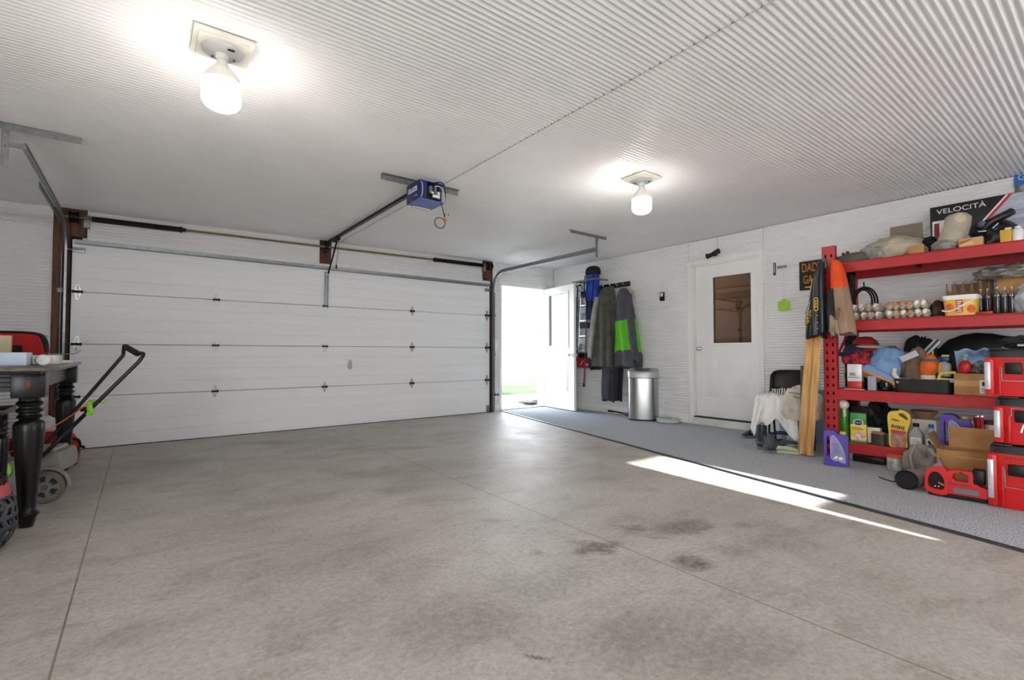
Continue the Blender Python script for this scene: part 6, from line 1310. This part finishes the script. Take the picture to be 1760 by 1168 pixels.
m_ = MB(); drape(m_, [(vz(446), .02, .03, .06, .0), (vz(456), .035, .04, .05, .0), (vz(462), .04, .045, .045, .0)], 28, ((3, .5, .1),), .3, 9); m_.build('collar', mat('grey_collar', '#5d5a55', .8, 0, .2, 10), v1)
hg = thing('khaki_strap', 'pale straps looped over the red upright above the vests', 'strap', (vx+.05, yw(1418, vx+.05), 1.78), -PI/2)
m_ = MB()
for q in (-1, 1): m_.tube(spline([(q*.035, -.0, -.02), (q*.03, -.012, .04), (0, -.02, -.0+.0)]), .007, 6)
m_.build('strap', mat('khaki_strap', '#8d8470', .8), hg)
bl = thing('belt_coil', 'black belts hanging behind the red upright above the egg trays', 'belt', (5.60, yw(1487, 5.60), 1.47), -PI/2)
m_ = MB()
for i in range(3): m_.tube([V(((.07+.018*i)*math.cos(q), -.02+.015*i, .12*math.sin(q)*(1+.12*i))) for q in [2*PI*j/24 for j in range(24)]], .008, 6, closed=True)
m_.tube([(0, 0, .12), (0, .0, .2)], .006, 6); m_.build('belt', BLACK_MATT, bl)
# ------------------------------------------------------------------ table corner
BLKP = mat('worn_black_paint', '#0b0b0c', .28, 0, .3, 5, .05, 20, spec=.4)
TT = .895
tb = thing('farm_table', 'worn black farmhouse table with turned legs beside the garage door track', 'table', (-.93, 4.64, 0))
m_ = MB(); m_.box((0, 0, TT-.012), (1.04, 2.02, .024), bev=.008); m_.build('tabletop', mat('worn_black_top', '#4d463d', .3, 0, .3, 6, col2='#8a8072'), tb)
for q, sx, sy in ((0, 1.02, 2.0),):
    m_ = MB(); m_.box((0, 0, TT-.031), (1.0, 1.98, .014), bev=.004); m_.build('top_molding', BLKP, tb)
for s in (-1, 1):
    m_ = MB(); m_.box((s*.44, 0, TT-.088), (.024, 1.62, .1))
    for k in (-.025, 0, .025): m_.box((s*.44, 0, TT-.085+k), (.03, 1.62, .008), bev=.002)
    m_.build('apron', BLKP, tb)
    m_ = MB(); m_.box((0, s*.83, TT-.088), (.86, .024, .1))
    for k in (-.025, 0, .025): m_.box((0, s*.83, TT-.085+k), (.86, .03, .008), bev=.002)
    m_.build('apron', BLKP, tb)
def turned_leg(sx, sy, parent, H, R, m, block=.14):
    m_ = MB(); b = block*R/.0675
    m_.box((sx, sy, H-b/2), (b*.98, b*.98, b), bev=.004)
    z = lambda q: q*(H-b)/.756
    prof = [(.028, 0), (.030, .01), (.044, .062), (.054, .072), (.055, .078), (.048, .086), (.040, .092), (.036, .105), (.040, .16), (.052, .34), (.062, .47), (.0665, .56), (.066, .598), (.06, .612), (.046, .62), (.04, .627), (.052, .637), (.054, .645), (.044, .655), (.044, .662), (.057, .672), (.058, .682), (.044, .694), (.044, .70), (.056, .712), (.058, .722), (.045, .735), (.045, .745), (.05, .757)]
    m_.lathe([(r*R/.0675, z(q)) for r, q in prof], 28, M.Translation((sx, sy, 0)))
    return m_.build('leg', m, parent)
for sx, sy in ((.44, -.825), (.44, .825), (-.44, -.825), (-.44, .825)): turned_leg(sx, sy, tb, TT-.03, .0675, BLKP)
m_ = MB(); m_.ell((.44, -.825-.069, .80), (.012, .002, .024)); m_.build('worn_spot', mat('bare_brown_wood', '#6b3418', .5, 0, .2, 20), tb)
bh = thing('bench', 'black painted bench with turned legs pushed under the farm table', 'bench', (-.945, 4.02, 0))
m_ = MB(); m_.box((0, 0, .64), (.70, .34, .03), bev=.008); m_.build('seat', mat('black_bench_paint', '#2b2d31', .3, 0, .3, 6), bh)
m_ = MB(); m_.box((0, -.13, .585), (.58, .02, .07)); m_.build('apron', BLKP, bh)
m_ = MB(); m_.box((0, .13, .585), (.58, .02, .07)); m_.build('apron', BLKP, bh)
for sx in (-.30, .30):
    for sy in (-.125, .125): turned_leg(sx, sy, bh, .625, .03, BLKP, .1)
# what lies on the table
tz = TT+.001
t = thing('tool_bag', 'red canvas tool bag with black zip top on the farm table', 'tool bag', (-.83, 5.08, tz+.004))
RC = mat('red_canvas', '#ad1519', .8, 0, .1, 10, .25, 60)
m_ = MB(); m_.plate(smooth_outline([(-.24, .02), (-.1, .0), (.2, .0), (.25, .02), (.26, .08), (.24, .17), (.2, .21), (0, .215), (-.22, .21), (-.25, .1)], 3), .22, M.Translation((0, -.11, 0))); m_.build('body', RC, t, bev=.015)
m_ = MB(); m_.tube(spline([(.262, 0, .08), (.25, 0, .17), (.2, 0, .218), (.0, 0, .225), (-.24, 0, .215)]), .1, 8, flat=(1, .12)); m_.build('zip_top', BLACK_CLOTH, t)
m_ = MB(); m_.box((.12, -.1155, .065), (.05, .008, .13), bev=.002); m_.build('strap', BLACK_CLOTH, t)
m_ = MB(); m_.tube(spline([(.255, -.02, .12), (.275, -.02, .09), (.26, -.02, .04)]), .006, 6); m_.build('side_loop', RC, t)
t = thing('tan_carton', 'narrow tan carton standing in front of the red tool bag', 'carton', (-.80, 4.66, tz))
box_part('carton', t, (0, 0, .1), (.21, .05, .19), mat('pale_tan_card', '#c9b69a', .8), .002)
box_part('ink_stripe', t, (.05, -.0255, .12), (.006, .001, .1), INK, 0)
t = thing('pale_blue_box', 'long pale blue box at the edge of the farm table', 'box', (-.76, 4.16, tz))
box_part('box', t, (0, 0, .04), (.44, .2, .08), mat('pale_blue_card', '#a9c3dd', .5, 0, .1, 5, col2='#c4d6e6'), .006)
t = thing('white_bottle', 'white round-ended bottle lying against the pale blue box', 'bottle', (-.500, 4.27, tz), .2)
m_ = MB(); m_.tube([(0, -.08, .033), (0, .04, .033), (0, .06, .033)], [.032, .032, .02], 16); m_.build('bottle', mat('white_bottle_plastic', ''), t)
t = thing('white_carton', 'small white carton on the farm table beside the pale blue box', 'carton', (-.505, 4.50, tz), -.12)
box_part('carton', t, (0, 0, .032), (.13, .16, .06), mat('white_carton_card', '#e6e6e6', .5), .004)
t = thing('paper_pad', 'thin white pad at the far end of the table edge', 'pad', (-.49, 4.86, tz), -.1)
box_part('pad', t, (0, 0, .012), (.16, .11, .022), mat('white_pad', '#efefec', .5), .002)
t = thing('wire_rod', 'thin metal rod with bent tip lying over the white carton', 'rod', (-.50, 4.50, tz+.066))
m_ = MB(); m_.tube(spline([(-.03, 0, 0), (.05, .1, .004), (.12, .2, .006), (.15, .25, .03)]), .003, 6); m_.build('rod', GALV_DULL, t)
# ------------------------------------------------------------------ folded lawn mower
mw = thing('lawn_mower', 'grey push mower with long black handle under the table edge', 'lawn mower', (-.475, 4.36, 0), math.radians(-12))
MG = mat('mower_grey', '#85817a', .55, 0, .15, 8, .1, 40); MGD = mat('mower_dark_grey', '#5c5c5c', .5, 0, .15, 9); MLIME = mat('mower_lime', '#8fcb3c', .45)
def wheel(x, y, r, nm='wheel'):
    e = bpy.data.objects.new('wheel', None); COL.objects.link(e); e.parent = mw; e.location = (x, y, r)
    m_ = MB(); rr = [(r*.78, -.024), (r*.96, -.026), (r, -.018), (r, .018), (r*.96, .026), (r*.78, .024)]; mm = M.Rotation(PI/2, 4, 'X')
    m_.loft([[V((a*math.cos(2*PI*j/36), a*math.sin(2*PI*j/36), z)) for j in range(36)] for a, z in rr+rr[:1]], cap=False, m=mm); m_.build('tyre', mat('grey_beige_tyre', '#6e685e', .8, 0, .15, 14), e)
    m_ = MB(); holes = []
    for k in range(5):
        a0 = 2*PI*k/5+.25; a1 = a0+2*PI/5-.5
        holes.append([(r*.68*math.cos(a0+(a1-a0)*i/5), r*.68*math.sin(a0+(a1-a0)*i/5)) for i in range(6)]+[(r*.34*math.cos(a1-(a1-a0)*i/3-.05*(1-i)*0), r*.34*math.sin(a1-(a1-a0)*i/3)) for i in range(4)])
    m_.plate(circ(r*.8, 36), .03, M.Translation((0, -.02, 0)), holes); m_.build('spoked_hub', mat('wheel_grey', '#77797b', .45, 0, .1, 9), e)
    m_ = MB(); m_.cyl((0, -.03, 0), (0, .0, 0), r*.16, n=18); m_.build('cap', MGD, e)
    m_ = MB(); m_.cyl((0, .006, 0), (0, .012, 0), r*.72, n=30); m_.build('backing', mat('dark_wheel_backing', '#4a463f', .8), e)  # dark disc behind the spokes
wheel(0.0, 0.0, .102); wheel(-.62, .0, .09)
m_ = MB(); m_.plate(smooth_outline([(-.80, .06), (-.15, .05), (-.135, .12), (-.08, .19), (.02, .215), (.055, .18), (.062, .22), (.05, .30), (.02, .315), (-.12, .32), (-.2, .27), (-.5, .24), (-.78, .18)], 3), .30, M.Translation((0, .04, 0))); m_.build('deck', MG, mw, bev=.012)
m_ = MB(); m_.tube([V((.118*math.cos(a), .0, .105+.118*math.sin(a))) for a in [math.radians(-5+12*i) for i in range(13)]], .024, 8, flat=(1, .35)); m_.build('fender', mat('mower_beige', '#857d70', .6, 0, .1, 8), mw)
m_ = MB(); m_.box((-.06, .18, .325), (.16, .24, .025), bev=.01); m_.box((-.5, .22, .26), (.4, .28, .06), bev=.02); m_.build('motor_cover', mat('mower_light_grey', '#97948c', .5, 0, .12, 8), mw)
m_ = MB(); m_.plate(smooth_outline([(-.30, .17), (-.22, .27), (-.18, .25), (-.19, .18)], 2), .012, M.Translation((0, .02, 0))); m_.build('lime_accent', MLIME, mw)
hx = lambda px, py, y: mw.matrix_basis.inverted() @ P(px, py, 1, y)
n0, n1 = hx(66, 790, 4.36), hx(238, 622, 4.28); f0, f1 = hx(72, 770, 4.75), hx(214, 607, 4.72)
BT = mat('black_tube_enamel', '#0c0c0d', .38, .0, spec=.35)
m_ = MB()
m_.tube([n0, n1], .0125, 8); m_.build('handle_tube', BT, mw)
m_ = MB(); m_.tube([f0, hx(212, 610, 4.72)], .0125, 8); m_.build('handle_tube', BT, mw)
g0, g1 = hx(243, 614, 4.28), hx(214, 596, 4.72)
m_ = MB(); m_.tube(spline([n1, g0+V((.008, 0, .012)), g0+V((-.0, .03, .03)), g0.lerp(g1, .3)+V((0, 0, .01)), g0.lerp(g1, .7)+V((0, 0, .008)), g1, hx(212, 610, 4.72)]), .0125, 8); m_.build('crossbar', BT, mw)
m_ = MB(); m_.tube([g0.lerp(g1, .22)+V((0, 0, .011)), g0.lerp(g1, .96)+V((0, 0, .006))], .021, 10); m_.build('foam_grip', BLACK_MATT, mw)
m_ = MB(); c = n0.lerp(n1, .50); m_.box(c+V((0, -.005, .01)), (.03, .04, .085), bev=.006, rot=(0, -.1, 0)); m_.box(c+V((.03, .02, .05)), (.09, .03, .022), bev=.006); m_.cyl(c+V((0, -.035, -.03)), c+V((0, .02, -.03)), .014, n=12); m_.build('fold_clamp', MLIME, mw)
m_ = MB(); m_.box(c+V((-.04, .01, .0)), (.03, .03, .03), bev=.005); m_.build('clamp_knob', BLACK_PLASTIC, mw)
t = thing('extension_cord', 'orange cord strung from the mower handle down past the table leg', 'cord', (0, 0, 0))
m_ = MB(); m_.tube(spline([P(150, 694, 1, 4.24), P(110, 722, 1, 4.27), P(70, 745, 1, 4.3), P(20, 775, 1, 4.5), P(-20, 790, 1, 4.6)]), .0045, 6); m_.build('cord', mat('orange_cord', '#c9622a', .5), t)
# red things behind the table
t = thing('soft_tool_bag', 'red and black soft tool bag on the floor against the garage door jamb', 'tool bag', (-.615, 5.75, 0))
m_ = MB(); m_.loft([hring(.20*a, .13*a, z, 0, 0, 36, 4) for z, a in ((0, .95), (.08, 1), (.15, 1), )]); m_.build('base', BLACK_CLOTH, t)
m_ = MB(); m_.loft([hring(.205*a, .135*a, z, 0, 0, 36, 4) for z, a in ((.085, 1.0), (.105, 1.0))]); m_.build('band', RC, t)
m_ = MB(); m_.loft([hring(.20*a, .13*b_, z, 0, 0, 36, 3.4) for z, a, b_ in ((.15, 1, 1), (.20, .97, .9), (.26, .8, .5), (.28, .6, .25))]); m_.build('upper', RC, t)
m_ = MB(); m_.tube(spline([(.1, -.09, .24), (.19, -.06, .21), (.2, 0, .14)]), .014, 6); m_.tube([(.19, .02, .15), (.235, .02, .13)], .012, 8); m_.build('strap', BLACK_CLOTH, t)
t = thing('red_duffel', 'red bag with a white lining folded open behind the table legs', 'bag', (-.72, 6.14, 0))
m_ = MB(); crumple(m_, (.36, .24, .32), 81, .15, 1.7, 4); m_.build('bag', RC, t)
m_ = MB(); crumple(m_, (.2, .10, .12), 82, .25, 2.4, 3, m=M.Translation((.03, -.06, .26))); m_.build('lining', mat('white_lining', '#d9d6d8', .8, 0, .1, 9), t)
t = thing('plastic_crate', 'red ribbed plastic crate with a blue lid behind the bench', 'crate', (-1.17, 5.92, 0))
m_ = MB(); m_.box((0, 0, .24), (.42, .3, .48), bev=.01)
for i in range(8): m_.box((0, -.152, .06+.053*i), (.40, .012, .02), bev=.003)
m_.build('body', mat('red_crate_plastic', '#9f1418', .4, 0, .1, 8), t)
m_ = MB(); m_.box((0, 0, .495), (.44, .32, .03), bev=.008); m_.build('lid', mat('crate_blue', '#2b5da8', .4), t)
# perforated basket
t = thing('mesh_basket', 'dark grey perforated round basket with red rim band on the concrete by the table leg', 'basket', (-.688, 3.44, 0))
bm_ = bmesh.new(); n_, prof = 22, [(.13, .0), (.175, .03), (.2, .075), (.212, .125), (.212, .175), (.205, .225), (.19, .272)]
rg = [[bm_.verts.new((r*math.cos(2*PI*(j+.5*(i % 2))/n_), r*math.sin(2*PI*(j+.5*(i % 2))/n_), z)) for j in range(n_)] for i, (r, z) in enumerate(prof)]
for i in range(len(prof)-1):
    for j in range(n_): bm_.faces.new((rg[i][j], rg[i][(j+1) % n_], rg[i+1][(j+1) % n_], rg[i+1][j]))
for f_ in bm_.faces[:]:
    c_ = f_.calc_center_median(); o_ = list(f_.verts); iv = [bm_.verts.new(c_+(v_.co-c_)*.58) for v_ in o_]; bm_.faces.remove(f_)
    for k_ in range(4): bm_.faces.new((o_[k_], o_[(k_+1) % 4], iv[(k_+1) % 4], iv[k_]))
bm_.faces.new([v for v in rg[0]][::-1])
q = MB(); q.bm.free(); q.bm = bm_; q.build('mesh_body', mat('basket_grey', '#33363d', .5, 0, .15, 10), t, solid=.006, angle=60, bev=.0)
m_ = MB(); m_.loft([hring(.186, .186, .26, 0, 0, 36, 2), hring(.19, .19, .262, 0, 0, 36, 2), hring(.178, .178, .33, 0, 0, 36, 2), hring(.172, .172, .33, 0, 0, 36, 2), hring(.18, .18, .262, 0, 0, 36, 2)]); m_.build('rim_band', mat('red_band', '#b5373c', .4), t)
m_ = MB(); m_.tube(spline([(.16, -.05, .33), (.17, -.03, .36), (.15, .03, .37), (.12, .08, .34)]), .012, 6); m_.build('handle', BLACK_PLASTIC, t)
